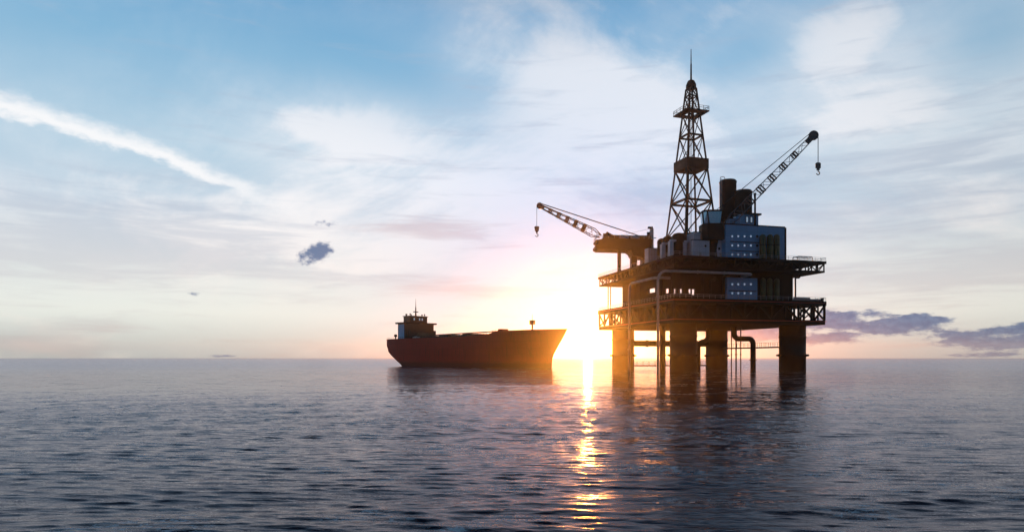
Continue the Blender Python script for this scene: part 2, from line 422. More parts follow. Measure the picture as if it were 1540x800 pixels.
# ------------------------------------------------------------------ mesh builder
class MB:
    def __init__(self): self.v = []; self.f = []; self.sm = []

    def add(self, vs_, fs_, smooth=False):
        o = len(self.v)
        self.v += [tuple(v) for v in vs_]
        self.f += [tuple(i + o for i in f) for f in fs_]
        self.sm += [smooth] * len(fs_)
        return self

    def box(self, x0, x1, y0, y1, z0, z1):
        v = [(x, y, z) for z in (z0, z1) for y in (y0, y1) for x in (x0, x1)]
        return self.add(v, [(0, 2, 3, 1), (4, 5, 7, 6), (0, 1, 5, 4), (2, 6, 7, 3), (0, 4, 6, 2), (1, 3, 7, 5)])

    def prism(self, poly, z0, z1, top=None):
        """polygon in plan (anticlockwise) raised from z0 to z1; top may be another polygon"""
        n = len(poly); tp = top or poly
        v = [(x, y, z0) for x, y in poly] + [(x, y, z1) for x, y in tp]
        f = [tuple(reversed(range(n))), tuple(range(n, 2 * n))] + [(i, (i + 1) % n, n + (i + 1) % n, n + i) for i in range(n)]
        return self.add(v, f)

    def side(self, poly, y0, y1):
        """polygon in the x-z plane, thickness in y"""
        n = len(poly)
        v = [(x, y0, z) for x, z in poly] + [(x, y1, z) for x, z in poly]
        f = [tuple(range(n)), tuple(reversed(range(n, 2 * n)))] + [(i, n + i, n + (i + 1) % n, (i + 1) % n) for i in range(n)]
        return self.add(v, f)

    def bar(self, a, b, w, h=None):
        return self.tube(a, b, w / 2 * 1.414, None, 4, h)

    def tube(self, a, b, r, r2=None, n=10, h=None, caps=True):
        a, b = Vector(a), Vector(b); d = (b - a)
        if d.length < 1e-6: return self
        d.normalize()
        up = Vector((0, 0, 1)) if abs(d.z) < 0.9 else Vector((1, 0, 0))
        x = d.cross(up).normalized(); y = x.cross(d)
        r2 = r if r2 is None else r2
        vs_ = []
        for c_, rr_ in ((a, r), (b, r2)):
            for i in range(n):
                an = 2 * PI * (i + (0.5 if n == 4 else 0)) / n
                vs_.append(c_ + x * math.cos(an) * rr_ + y * math.sin(an) * rr_ * ((h or 1) if n == 4 and h else 1))
        f = [(i, (i + 1) % n, n + (i + 1) % n, n + i) for i in range(n)]
        o = len(self.v)
        self.add(vs_, f, n > 6)
        if caps: self.add([], []); self.f += [tuple(o + i for i in reversed(range(n))), tuple(o + n + i for i in range(n))]; self.sm += [False, False]
        return self

    def path(self, pts, r, n=10):
        """round pipe along points, one continuous skin"""
        pts = [Vector(p) for p in pts]; o = len(self.v); m_ = len(pts)
        X = None
        for k, p in enumerate(pts):
            d = (pts[min(k + 1, m_ - 1)] - pts[max(k - 1, 0)]).normalized()
            if X is None:
                up = Vector((0, 0, 1)) if abs(d.z) < 0.9 else Vector((1, 0, 0))
                X = d.cross(up).normalized()
            X = (X - d * X.dot(d)).normalized(); Y = X.cross(d)
            for i in range(n):
                an = 2 * PI * i / n
                self.v.append(tuple(p + X * math.cos(an) * r + Y * math.sin(an) * r))
        for k in range(m_ - 1):
            for i in range(n):
                self.f.append((o + k * n + i, o + k * n + (i + 1) % n, o + (k + 1) * n + (i + 1) % n, o + (k + 1) * n + i)); self.sm.append(True)
        self.f += [tuple(o + i for i in range(n)), tuple(o + (m_ - 1) * n + i for i in reversed(range(n)))]; self.sm += [False, False]
        return self

    def lathe(self, prof, c=(0, 0), n=24, axis='z'):
        """profile of (radius, z) turned about a vertical axis"""
        o = len(self.v)
        for r_, z in prof:
            for i in range(n):
                an = 2 * PI * i / n
                p = (r_ * math.cos(an), r_ * math.sin(an), z)
                if axis == 'x': p = (p[2], p[0], p[1])
                if axis == 'y': p = (p[0], p[2], p[1])
                self.v.append((p[0] + c[0], p[1] + c[1], p[2] + (c[2] if len(c) > 2 else 0)))
        for k in range(len(prof) - 1):
            for i in range(n):
                self.f.append((o + k * n + i, o + k * n + (i + 1) % n, o + (k + 1) * n + (i + 1) % n, o + (k + 1) * n + i)); self.sm.append(True)
        self.f += [tuple(o + i for i in reversed(range(n))), tuple(o + (len(prof) - 1) * n + i for i in range(n))]; self.sm += [False, False]
        return self

    def build(self, name, mat, parent=None, loc=None):
        me = bpy.data.meshes.new(name)
        me.from_pydata(self.v, [], self.f)
        me.polygons.foreach_set('use_smooth', self.sm)
        me.materials.append(M[mat] if isinstance(mat, str) else mat)
        me.update()
        import bmesh
        bm = bmesh.new(); bm.from_mesh(me); bmesh.ops.recalc_face_normals(bm, faces=bm.faces); bm.to_mesh(me); bm.free()
        o = bpy.data.objects.new(name, me); COL.objects.link(o)
        if parent: o.parent = parent
        if loc is not None: o.location = loc
        return o


def thing(name, label, cat, loc, rotz=0.0, group=None):
    o = bpy.data.objects.new(name, None); COL.objects.link(o)
    o.empty_display_size = 0.5
    o.location = loc; o.rotation_euler = (0, 0, rotz); o['label'] = label; o['category'] = cat
    if group: o['group'] = group
    return o


def struct(o, kind='structure'):
    o['kind'] = kind
    return o


def arc(c, a, b, n=7):
    """points of a quarter bend from a to b with centre c (3-vectors)"""
    c, a, b = Vector(c), Vector(a), Vector(b)
    return [c + (a - c) * math.cos(t_) + (b - c) * math.sin(t_) for t_ in [PI / 2 * i / n for i in range(n + 1)]]


def bendpts(pts, rad):
    """polyline with rounded corners"""
    P = [Vector(p) for p in pts]; out = [P[0]]
    for i in range(1, len(P) - 1):
        a = (P[i - 1] - P[i]).normalized(); b_ = (P[i + 1] - P[i]).normalized()
        s0, s1 = P[i] + a * rad, P[i] + b_ * rad
        out += arc(P[i] + a * rad + b_ * rad, s0, s1, 7) if abs(a.dot(b_)) < 0.2 else [P[i]]
    out.append(P[-1]); return out


# ------------------------------------------------------------------ the sea
def spectrum_tile(L, n, lmin, lmax, seed, spread=2.0, wind=(0.25, 1.0)):
    g = np.random.default_rng(seed)
    k = 2 * np.pi * np.fft.fftfreq(n, L / n)
    kx, ky = np.meshgrid(k, k, indexing='ij')
    kk = np.hypot(kx, ky) + 1e-9
    w = np.array(wind) / np.hypot(*wind)
    cs = (kx * w[0] + ky * w[1]) / kk
    P = kk ** -4.3 * (np.abs(cs) ** spread + 0.0012)
    P *= (kk > 2 * np.pi / lmax) * (kk < 2 * np.pi / lmin)
    h = np.fft.ifft2((g.standard_normal((n, n)) + 1j * g.standard_normal((n, n))) * np.sqrt(P)).real
    gx = np.gradient(h, L / n, axis=1)   # slope along the wind
    return h / gx.std()            # normalised to unit slope across the wind


def sample(tile, L, x, y):
    n = tile.shape[0]
    fx = (x / L % 1.0) * n; fy = (y / L % 1.0) * n
    i = np.floor(fx).astype(int) % n; j = np.floor(fy).astype(int) % n
    a = fx - np.floor(fx); b_ = fy - np.floor(fy)
    i1 = (i + 1) % n; j1 = (j + 1) % n
    return tile[i, j] * (1 - a) * (1 - b_) + tile[i1, j] * a * (1 - b_) + tile[i, j1] * (1 - a) * b_ + tile[i1, j1] * a * b_


def make_sea():
    r = [0.5, 2.0, 4.0, 6.0]
    while r[-1] < 15: r.append(r[-1] * 1.02)
    while r[-1] < 1300: r.append(r[-1] * 1.0036)
    while r[-1] < 6000: r.append(r[-1] * 1.01)
    r = np.array(r)
    th = np.concatenate([np.linspace(-R(46), R(46), 1000), np.linspace(R(46), R(314), 90)[1:-1]])
    nr, na = len(r), len(th)
    T, RR = np.meshgrid(th, r)
    x = RR * np.sin(T); y = RR * np.cos(T)
    t1 = spectrum_tile(27.0, 1024, 0.16, 1.15, 3, 24.0, (0.09, 1.0))
    t2 = spectrum_tile(97.0, 1024, 1.2, 9.0, 5, 24.0, (-0.06, 1.0))
    t3 = spectrum_tile(410.0, 512, 14.0, 70.0, 8, 2.5, (0.3, 1.0))
    c, s_ = math.cos(0.1), math.sin(0.1)
    calm = sample(spectrum_tile(233.0, 256, 25, 120, 21, 0.5), 233.0, x, y)
    calm = np.clip(1 + 0.20 * calm / calm.std(), 0.45, 1.6)
    z = 0.185 * calm * sample(t1, 27.0, x, y) + 0.030 * sample(t2, 97.0, x * c + y * s_, y * c - x * s_) + 0.012 * sample(t3, 410.0, x, y)
    z *= 1 - 0.68 * np.clip((RR - 22) / 130, 0, 1)
    z *= np.clip((6000 - RR) / 4000, 0, 1)
    z[:3] = 0
    v = np.stack([x, y, z], -1).reshape(-1, 3)
    v = np.vstack([v, [[0, 0, 0]]])
    idx = np.arange(nr * na).reshape(nr, na)
    A = idx[:-1]; B = idx[1:]
    q = np.stack([A, np.roll(A, -1, 1), np.roll(B, -1, 1), B], -1).reshape(-1, 4)[:, ::-1]
    cen = nr * na
    tri = np.stack([np.full(na, cen), np.roll(idx[0], -1), idx[0]], -1)
    tri = tri[:, ::-1]
    me = bpy.data.meshes.new('sea')
    me.vertices.add(len(v)); me.vertices.foreach_set('co', v.ravel())
    nl = q.size + tri.size
    me.loops.add(nl); me.loops.foreach_set('vertex_index', np.concatenate([q.ravel(), tri.ravel()]).astype(np.int32))
    me.polygons.add(len(q) + len(tri))
    st_ = np.concatenate([np.arange(len(q)) * 4, len(q) * 4 + np.arange(len(tri)) * 3]).astype(np.int32)
    me.polygons.foreach_set('loop_start', st_)
    me.polygons.foreach_set('use_smooth', np.ones(len(st_), bool))
    me.update(calc_edges=True); me.validate()
    if me.polygons[0].normal.z < 0: me.flip_normals()
    me.materials.append(M['sea'])
    o = bpy.data.objects.new('sea', me); COL.objects.link(o)
    struct(o)
    return o


make_sea()

# ------------------------------------------------------------------ where the platform stands
YAW = R(15)
NX, NY = 53.7, 225.0           # its nearest deck corner
U, V = 60.0, 66.0              # deck size
cY, sY = math.cos(YAW), math.sin(YAW)


def rig(u, v, z=0.0): return Vector((NX + u * cY - v * sY, NY + u * sY + v * cY, z))


def u_at(px, v):
    r_ = (px - CX) / F
    return (r_ * (NY + v * cY) - NX + v * sY) / (cY - r_ * sY)


def v_at(px, u):
    r_ = (px - CX) / F
    return (NX + u * cY - r_ * (NY + u * sY)) / (sY + r_ * cY)


def z_at(py, u, v): return H + (HZ - py) * rig(u, v).y / F


LO0, LO1 = 16.6, 24.9          # lower deck, underside and top
UP0, UP1 = 35.1, 39.1          # upper deck
IN = 8.0                       # legs stand this far in from the edges

plat = thing('oil_platform', 'dark steel offshore oil platform on four thick round legs standing in the sea', 'oil platform', rig(0, 0), YAW)

# legs
for (u, v) in ((IN, IN), (U - IN, IN), (IN, V - IN), (U - IN, V - IN)):
    lg = MB()
    lg.lathe([(4.6, -4), (4.6, 5.2), (4.75, 5.25), (4.75, 6.2), (4.6, 6.25), (4.6, 12.0), (4.72, 12.05), (4.72, 12.7), (4.6, 12.75), (4.6, LO0 + 0.4)], (0, 0), 40)
    L_ = lg.build('leg', 'leg', plat, (u, v, 0))
    for k in range(6):
        an = PI / 3 * k - YAW + 0.25
        fd = MB().lathe([(0.01, -0.42), (0.55, -0.3), (0.72, 0), (0.55, 0.3), (0.01, 0.42)], (math.cos(an) * 5.35, math.sin(an) * 5.35, 5.8), 12)
        fd.tube((math.cos(an) * 4.5, math.sin(an) * 4.5, 5.8), (math.cos(an) * 5.4, math.sin(an) * 5.4, 5.8), 0.22)
        fd.build('fender', 'dark', L_)


def frame_truss(mb, p0, p1, z0, z1, bay, w=0.35, pattern='X'):
    """truss bars between two plan points, from z0 to z1"""
    d = Vector((p1[0] - p0[0], p1[1] - p0[1])); n = max(1, round(d.length / bay))
    for i in range(n + 1):
        q_ = (p0[0] + d.x * i / n, p0[1] + d.y * i / n)
        mb.bar((*q_, z0), (*q_, z1), w)
        if i < n:
            q1 = (p0[0] + d.x * (i + 1) / n, p0[1] + d.y * (i + 1) / n)
            if pattern == 'X' or i % 2 == 0: mb.bar((*q_, z1), (*q1, z0), w * 0.8)
            if pattern == 'X' or i % 2 == 1: mb.bar((*q_, z0), (*q1, z1), w * 0.8)


def railing(mb, pts, z, h=1.15, step=2.0, r=0.045, closed=True):
    n = len(pts)
    for i in range(n if closed else n - 1):
        a, b_ = Vector(pts[i]), Vector(pts[(i + 1) % n]); d = b_ - a; k = max(1, round(d.length / step))
        for j in range(k):
            q_ = a + d * j / k
            mb.tube((q_.x, q_.y, z), (q_.x, q_.y, z + h), r, n=5)
        for hh_ in (h, h * 0.55):
            mb.tube((a.x, a.y, z + hh_), (b_.x, b_.y, z + hh_), r, n=5)


corners = [(0, 0), (U, 0), (U, V), (0, V)]
# lower deck
o = MB().box(0, U, 0, V, LO1 - 1.6, LO1).build('lower_deck', 'deck', plat)
lower = o
MB().box(0.3, U - 0.3, 0.3, V - 0.3, LO0, LO0 + 1.6).build('bottom_plate', 'deck', lower)
tr = MB()
for i in range(4):
    a, b_ = corners[i], corners[(i + 1) % 4]
    ins = [(0.5 if x == 0 else x - 0.5, 0.5 if y == 0 else y - 0.5) for x, y in (a, b_)]
    frame_truss(tr, ins[0], ins[1], LO0 + 1.6, LO1 - 1.6, 5.2, 0.62, 'Z')
for k in (6.5,):
    frame_truss(tr, (k, 0.7), (k, V - 0.7), LO0 + 1.6, LO1 - 1.6, 5.5, 0.4, 'Z')
    frame_truss(tr, (U - 2.6, 1.2), (U - 2.6, V - 1.2), LO0 + 1.6, LO1 - 1.6, 8.5, 0.4, 'Z')
tr.build('truss', 'dark', lower)
rl = MB(); railing(rl, [(0.15, 0.15), (U - 0.15, 0.15), (U - 0.15, V - 0.15), (0.15, V - 0.15)], LO1, 1.3, 2.2, 0.06)
rl.build('railing', 'grey', lower)
sp_ = MB()
for z_ in (LO1 - 0.75, LO0 + 1.05):
    sp_.box(-0.06, U, -0.06, -0.003, z_, z_ + 0.22); sp_.box(-0.06, -0.003, -0.003, V, z_, z_ + 0.22)
sp_.build('edge_stripe', 'stripe', lower)
# upper deck
o = MB().box(0, U, 0, V, UP1 - 0.9, UP1).build('upper_deck', 'deck', plat)
upper = o
MB().box(0.4, U - 0.4, 0.4, V - 0.4, UP0, UP0 + 0.65).build('bottom_plate', 'deck', upper)
tr = MB()
for i in range(4):
    a, b_ = corners[i], corners[(i + 1) % 4]
    ins = [(0.6 if x == 0 else x - 0.6, 0.6 if y == 0 else y - 0.6) for x, y in (a, b_)]
    frame_truss(tr, ins[0], ins[1], UP0 + 0.65, UP1 - 0.9, 3.2, 0.34, 'Z')
tr.build('truss', 'dark', upper)
rl = MB(); railing(rl, [(0.15, 0.15), (U - 0.15, 0.15), (U - 0.15, V - 0.15), (0.15, V - 0.15)], UP1, 1.25, 2.2, 0.055)
rl.build('railing', 'grey', upper)

# walls between the decks: rectangle through the leg centres, with openings on the left
i0, i1, j0, j1 = IN, U - IN, IN, V - IN
zA, zB = LO1, UP0


def wall_with_openings(mb, p0, p1, th, z0, z1, ops):
    """wall from p0 to p1 (plan points along one axis), ops = (s0, s1, za, zb)"""
    d = Vector((p1[0] - p0[0], p1[1] - p0[1])); L = d.length; d.normalize()
    along_u = abs(d.x) > 0.5

    def piece(s0, s1, za, zb):
        if s1 - s0 < 1e-3 or zb - za < 1e-3: return
        if along_u: mb.box(p0[0] + s0, p0[0] + s1, p0[1] - th / 2, p0[1] + th / 2, za, zb)
        else: mb.box(p0[0] - th / 2, p0[0] + th / 2, p0[1] + s0, p0[1] + s1, za, zb)
    s_ = 0.0
    for (a, b_, za, zb) in sorted(ops):
        piece(s_, a, z0, z1); piece(a, b_, z0, za); piece(a, b_, zb, z1); s_ = b_
    piece(s_, L, z0, z1)


opsL = []
for (pa, pb, ya, yb) in ((1001, 1006.5, 434, 441), (1013, 1018.5, 434, 442), (1022, 1026, 434.5, 441), (973.5, 986, 434, 440.5)):
    va, vb = v_at(pb, i0), v_at(pa, i0)
    opsL.append((max(va - j0, 0.4), vb - j0, z_at(yb, i0, (va + vb) / 2), z_at(ya, i0, (va + vb) / 2)))
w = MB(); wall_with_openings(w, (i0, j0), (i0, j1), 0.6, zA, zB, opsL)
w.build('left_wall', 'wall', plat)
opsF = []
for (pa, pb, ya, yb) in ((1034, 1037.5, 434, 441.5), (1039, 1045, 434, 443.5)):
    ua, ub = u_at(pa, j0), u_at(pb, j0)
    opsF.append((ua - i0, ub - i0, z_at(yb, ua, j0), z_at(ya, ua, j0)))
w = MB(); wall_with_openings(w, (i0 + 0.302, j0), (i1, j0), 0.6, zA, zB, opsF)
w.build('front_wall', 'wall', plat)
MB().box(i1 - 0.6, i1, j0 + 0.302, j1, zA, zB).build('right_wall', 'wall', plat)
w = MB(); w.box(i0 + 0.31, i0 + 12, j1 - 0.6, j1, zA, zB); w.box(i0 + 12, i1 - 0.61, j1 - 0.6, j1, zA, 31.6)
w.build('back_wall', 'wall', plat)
for uu in (i0 + 24, i0 + 33, i1 - 3): MB().box(uu, uu + 0.7, j1 - 0.55, j1 - 0.05, 31.6, zB).build('column', 'dark', plat)
# walls in the depth of the lower deck too
w = MB(); w.box(i0, i1, j0, j0 + 0.6, LO0 + 1.6, LO1 - 1.6); w.box(i0, i0 + 0.6, j0 + 0.6, j1, LO0 + 1.6, LO1 - 1.6); w.box(i1 - 0.6, i1, j0 + 0.6, j1, LO0 + 1.6, LO1 - 1.6)
w.build('lower_wall', 'wall', plat)
w = MB(); w.box(i0, i1, j0, j0 + 0.5, UP0 + 0.65, UP1 - 0.9); w.box(i0, i0 + 0.5, j0 + 0.5, j1, UP0 + 0.65, UP1 - 0.9); w.box(i1 - 0.5, i1, j0 + 0.5, j1, UP0 + 0.65, UP1 - 0.9)
w.build('upper_wall', 'wall', plat)
# thin struts at the left between the decks
for v_ in (62.5, 60.0):
    MB().tube((3.2, v_, LO1), (3.2, v_, UP0), 0.22).build('strut', 'dark', plat)
# rail posts and vertical stiffeners on the front walls
w = MB()
for k in range(1, 22):
    uu = i0 + k * 2.0
    if uu < i1 - 0.5: MB().box(uu - 0.09, uu + 0.09, j0 - 0.45, j0 - 0.305, zA, zA + 2.6).build('stiffener', 'dark', plat)

for k, (uu, rr_, z1_) in enumerate(((12.5, 0.22, UP0), (13.3, 0.22, UP0), (16.0, 0.4, 33.2), (20.5, 0.3, UP0), (27.5, 0.28, UP0), (28.4, 0.2, 32.5), (50.6, 0.3, UP0))):
    MB().path(bendpts([(i0 + uu - 6, j0 - 0.9, LO1), (i0 + uu - 6, j0 - 0.9, z1_ - 1.2), (i0 + uu - 4.2, j0 - 0.9, z1_ - 1.2), (i0 + uu - 4.2, j0 - 0.9, z1_)], 0.5), rr_, 8).build('service_pipe', 'leg', plat)
for vv, rr_ in ((14.0, 0.25), (22.0, 0.35), (40.0, 0.3), (44.5, 0.22), (50.0, 0.3)):
    MB().tube((i0 - 0.9, vv, LO1), (i0 - 0.9, vv, UP0), rr_, n=8).build('service_pipe', 'leg', plat)
# horizontal braces and catwalks between the legs at the back
br = MB().tube((i0 + 4.4, j1, 10.9), (i1 - 4.4, j1, 10.9), 1.25, n=20)
for uu in (i0 + 11, i0 + 22, i0 + 34): br.tube((uu - 0.35, j1, 10.9), (uu + 0.35, j1, 10.9), 1.5, n=20)
br.build('brace', 'leg', plat)


def catwalk(a, b_, z, name='catwalk'):
    m_ = MB(); a3, b3 = Vector((*a, z)), Vector((*b_, z)); d = (b3 - a3).normalized(); n_ = Vector((-d.y, d.x, 0)) * 0.6
    m_.bar(a3, b3, 0.45)
    m_.prism([tuple((a3 - n_)[:2]), tuple((b3 - n_)[:2]), tuple((b3 + n_)[:2]), tuple((a3 + n_)[:2])], z + 0.2, z + 0.34)
    k = round((b3 - a3).length / 2.8)
    for s_ in (-1, 1):
        for i in range(k + 1):
            q_ = a3 + (b3 - a3) * i / k + n_ * s_ * 0.95
            m_.tube((q_.x, q_.y, z + 0.34), (q_.x, q_.y, z + 1.9), 0.07, n=5)
        q0, q1 = a3 + n_ * s_ * 0.95, b3 + n_ * s_ * 0.95
        for hh_ in (1.15, 1.9): m_.tube((q0.x, q0.y, z + hh_), (q1.x, q1.y, z + hh_), 0.05, n=5)
    return m_.build(name, 'dark', plat)


catwalk((i0 + 4, j1 + 1.0), (i1 - 4, j1 + 1.0), 1.5)
o = catwalk((i1 + 0.5, j0 + 4.4), (i1 + 0.5, j1 - 4.4), 8.8)


# ------------------------------------------------------------------ pipes
def pipe_thing(name, label, cat, pts, r, mat, flanges=(), group=None):
    p0 = Vector(pts[0])
    root = thing(name, label, cat, rig(p0.x, p0.y, max(p0.z, 0)), YAW, group)
    off = Vector((p0.x, p0.y, max(p0.z, 0)))
    MB().path([Vector(p) - off for p in pts], r, 14).build('pipe', mat, root)
    for (q_, d) in flanges:
        q_ = Vector(q_) - off; d = Vector(d).normalized() * 0.16
        MB().tube(q_ - d, q_ + d, r * 1.35, n=14).build('flange', mat, root)
    return root


ur = u_at(989.5, -1.6)
zr = z_at(408.5, 4, -1.6)
pipe_thing('riser_pipe', 'long pale riser pipe rising from the sea and bending right across the platform front', 'pipe',
           bendpts([(ur, -1.6, -3), (ur, -1.6, zr), (u_at(1135, -1.6), -1.6, zr), (u_at(1135, -1.6), 6.0, zr)], 3.2), 0.42, 'grey',
           [((ur, -1.6, z_), (0, 0, 1)) for z_ in (8, 16, 25)] + [((uu, -1.6, zr), (1, 0, 0)) for uu in (8, 18)])
vr = v_at(946.5, -1.5)
zr2 = z_at(420, -1.5, v_at(975, -1.5))
pipe_thing('riser_pipe', 'shorter pale riser pipe beside the leftmost platform leg, bending right under the upper deck', 'pipe',
           bendpts([(-1.5, vr, -3), (-1.5, vr, zr2), (-1.5, v_at(986, -1.5), zr2), (4, v_at(986, -1.5), zr2)], 2.6), 0.48, 'grey',
           [((-1.5, vr, z_), (0, 0, 1)) for z_ in (8, 16, 25)])
# conductor column between the two left legs
vc = 24.0
uc = u_at(996.5, vc)
cd = thing('conductor_pipe', 'thick dark vertical conductor pipe between the two left platform legs', 'pipe', rig(uc, vc, 0), YAW)
MB().tube((0, 0, -3), (0, 0, LO0 + 0.2), 1.12, n=20).build('pipe', 'leg', cd)
MB().tube((0, 0, 5.6), (0, 0, 6.1), 1.3, n=20).build('flange', 'leg', cd)
# swan neck pipe
ve = 30.0
ua, ub = u_at(1104, ve), u_at(1132.5, ve)
ze = z_at(509.5, ub, ve)
pipe_thing('swan_neck_pipe', 'fat dark swan neck pipe bending down into the sea beside the rightmost leg', 'pipe',
           bendpts([(ua, ve, LO0 + 0.3), (ua, ve, ze), (ub, ve, ze), (ub, ve, -3)], 2.0), 1.05, 'leg',
           [((ub, ve, 4), (0, 0, 1))])
for px, vv, rr_, lab in ((1100, 22.0, 0.20, 'leftmost and thinnest of three slim vertical pipes beside the swan neck pipe'),
                         (1107, 24.0, 0.28, 'middle and thickest of three slim vertical pipes beside the swan neck pipe'),
                         (1114, 26.0, 0.22, 'rightmost of three slim vertical pipes crossing the swan neck pipe')):
    uu = u_at(px, vv)
    q_ = thing('slim_pipe', lab, 'pipe', rig(uu, vv, 0), YAW, 'slim vertical pipes under the platform deck')
    MB().tube((0, 0, -3), (0, 0, LO0 + 0.2), rr_, n=10).build('pipe', 'dark', q_)
    MB().tube((0, 0, 6.0), (0, 0, 6.3), rr_ * 1.7, n=10).build('clamp', 'dark', q_)
# curved pipe between near and far leg
vk = 34.0
pipe_thing('drain_pipe', 'short dark curved drain pipe seen between the two middle platform legs', 'pipe',
           bendpts([(u_at(1065, vk), vk, LO0 + 0.3), (u_at(1065, vk), vk, z_at(513, 20, vk)), (u_at(1050, vk), vk, z_at(513, 20, vk)), (u_at(1050, vk), vk, -3)], 2.4), 0.9, 'leg')


# ------------------------------------------------------------------ derrick
DU, DV = 23.6, 30.0
der = thing('drilling_derrick', 'tall tapering lattice drilling derrick with a spire rising above the platform', 'derrick', rig(DU, DV, UP1), YAW + R(3))
zb, zt = UP1, 108.0


def hs(z): return (7.9 + (1.38 - 7.9) * (z - zb) / (zt - zb))


sg = [(-1, -1), (1, -1), (1, 1), (-1, 1)]
for (sx, sy) in sg:
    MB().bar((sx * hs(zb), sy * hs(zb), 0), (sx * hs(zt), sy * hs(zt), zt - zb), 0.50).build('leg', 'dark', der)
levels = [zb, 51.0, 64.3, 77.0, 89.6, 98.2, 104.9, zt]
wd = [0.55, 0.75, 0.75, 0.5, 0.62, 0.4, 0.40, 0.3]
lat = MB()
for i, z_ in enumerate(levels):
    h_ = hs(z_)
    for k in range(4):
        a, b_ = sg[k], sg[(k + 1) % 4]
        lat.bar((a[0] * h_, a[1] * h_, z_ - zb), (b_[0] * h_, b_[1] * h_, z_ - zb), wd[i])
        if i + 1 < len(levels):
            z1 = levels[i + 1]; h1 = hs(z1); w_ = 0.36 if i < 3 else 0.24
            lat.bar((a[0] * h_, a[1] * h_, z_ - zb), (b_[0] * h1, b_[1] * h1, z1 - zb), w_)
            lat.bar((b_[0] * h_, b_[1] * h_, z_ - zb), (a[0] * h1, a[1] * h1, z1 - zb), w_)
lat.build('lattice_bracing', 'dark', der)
st_ = MB()
st_.bar((-1.6, 0.8, 0), (-0.5, 0.3, 66), 0.62)
for k in (0, 1): st_.bar((1.2 + 0.55 * k, -1.4, 0), (0.35 + 0.4 * k, -0.5, 66), 0.12)
st_.build('guide_rail', 'dark', der)
ld = MB()
for k in (0, 1): ld.bar((-2.6 + 0.6 * k, -3.2, 0), (-0.7 + 0.5 * k, -0.9, 62), 0.10)
for i in range(80):
    f_ = i / 80
    ld.bar((-2.6 + 1.9 * f_, -3.2 + 2.3 * f_, 62 * f_), (-2.0 + 1.8 * f_, -3.2 + 2.3 * f_, 62 * f_), 0.07)
ld.build('ladder', 'dark', der)
# monkey board: closed box platform
h_ = hs(78.5) + 0.55
MB().box(-h_, h_, -h_, h_, 76.6 - zb, 80.4 - zb).build('cabin_platform', 'dark', der)
h_ = hs(98) + 2.55
pf = MB()
z0 = 98.2 - zb; h2 = hs(98) + 0.25
pf.box(-h_, h_, -h_, -h2, z0, z0 + 0.45); pf.box(-h_, h_, h2, h_, z0, z0 + 0.45)
pf.box(-h_, -h2, -h2, h2, z0, z0 + 0.45); pf.box(h2, h_, -h2, h2, z0, z0 + 0.45)
pfo = pf.build('gallery', 'dark', der)
rl = MB(); e = h_ - 0.1
railing(rl, [(-e, -e), (e, -e), (e, e), (-e, e)], z0 + 0.45, 1.55, 2.2, 0.085)
rl.build('railing', 'dark', pfo)
MB().lathe([(1.55, zt - 0.3 - zb), (1.95, zt + 0.3 - zb), (1.9, zt + 1.6 - zb), (1.3, zt + 2.9 - zb), (0.5, zt + 3.4 - zb)], (0, 0), 10).build('crown_block', 'dark', der)
MB().tube((0, 0, zt + 3.2 - zb), (0, 0, 117.5 - zb), 0.36, 0.28, 8).tube((0, 0, 117.4 - zb), (0, 0, 123.2 - zb), 0.22, 0.12, 8).build('spire', 'dark', der)


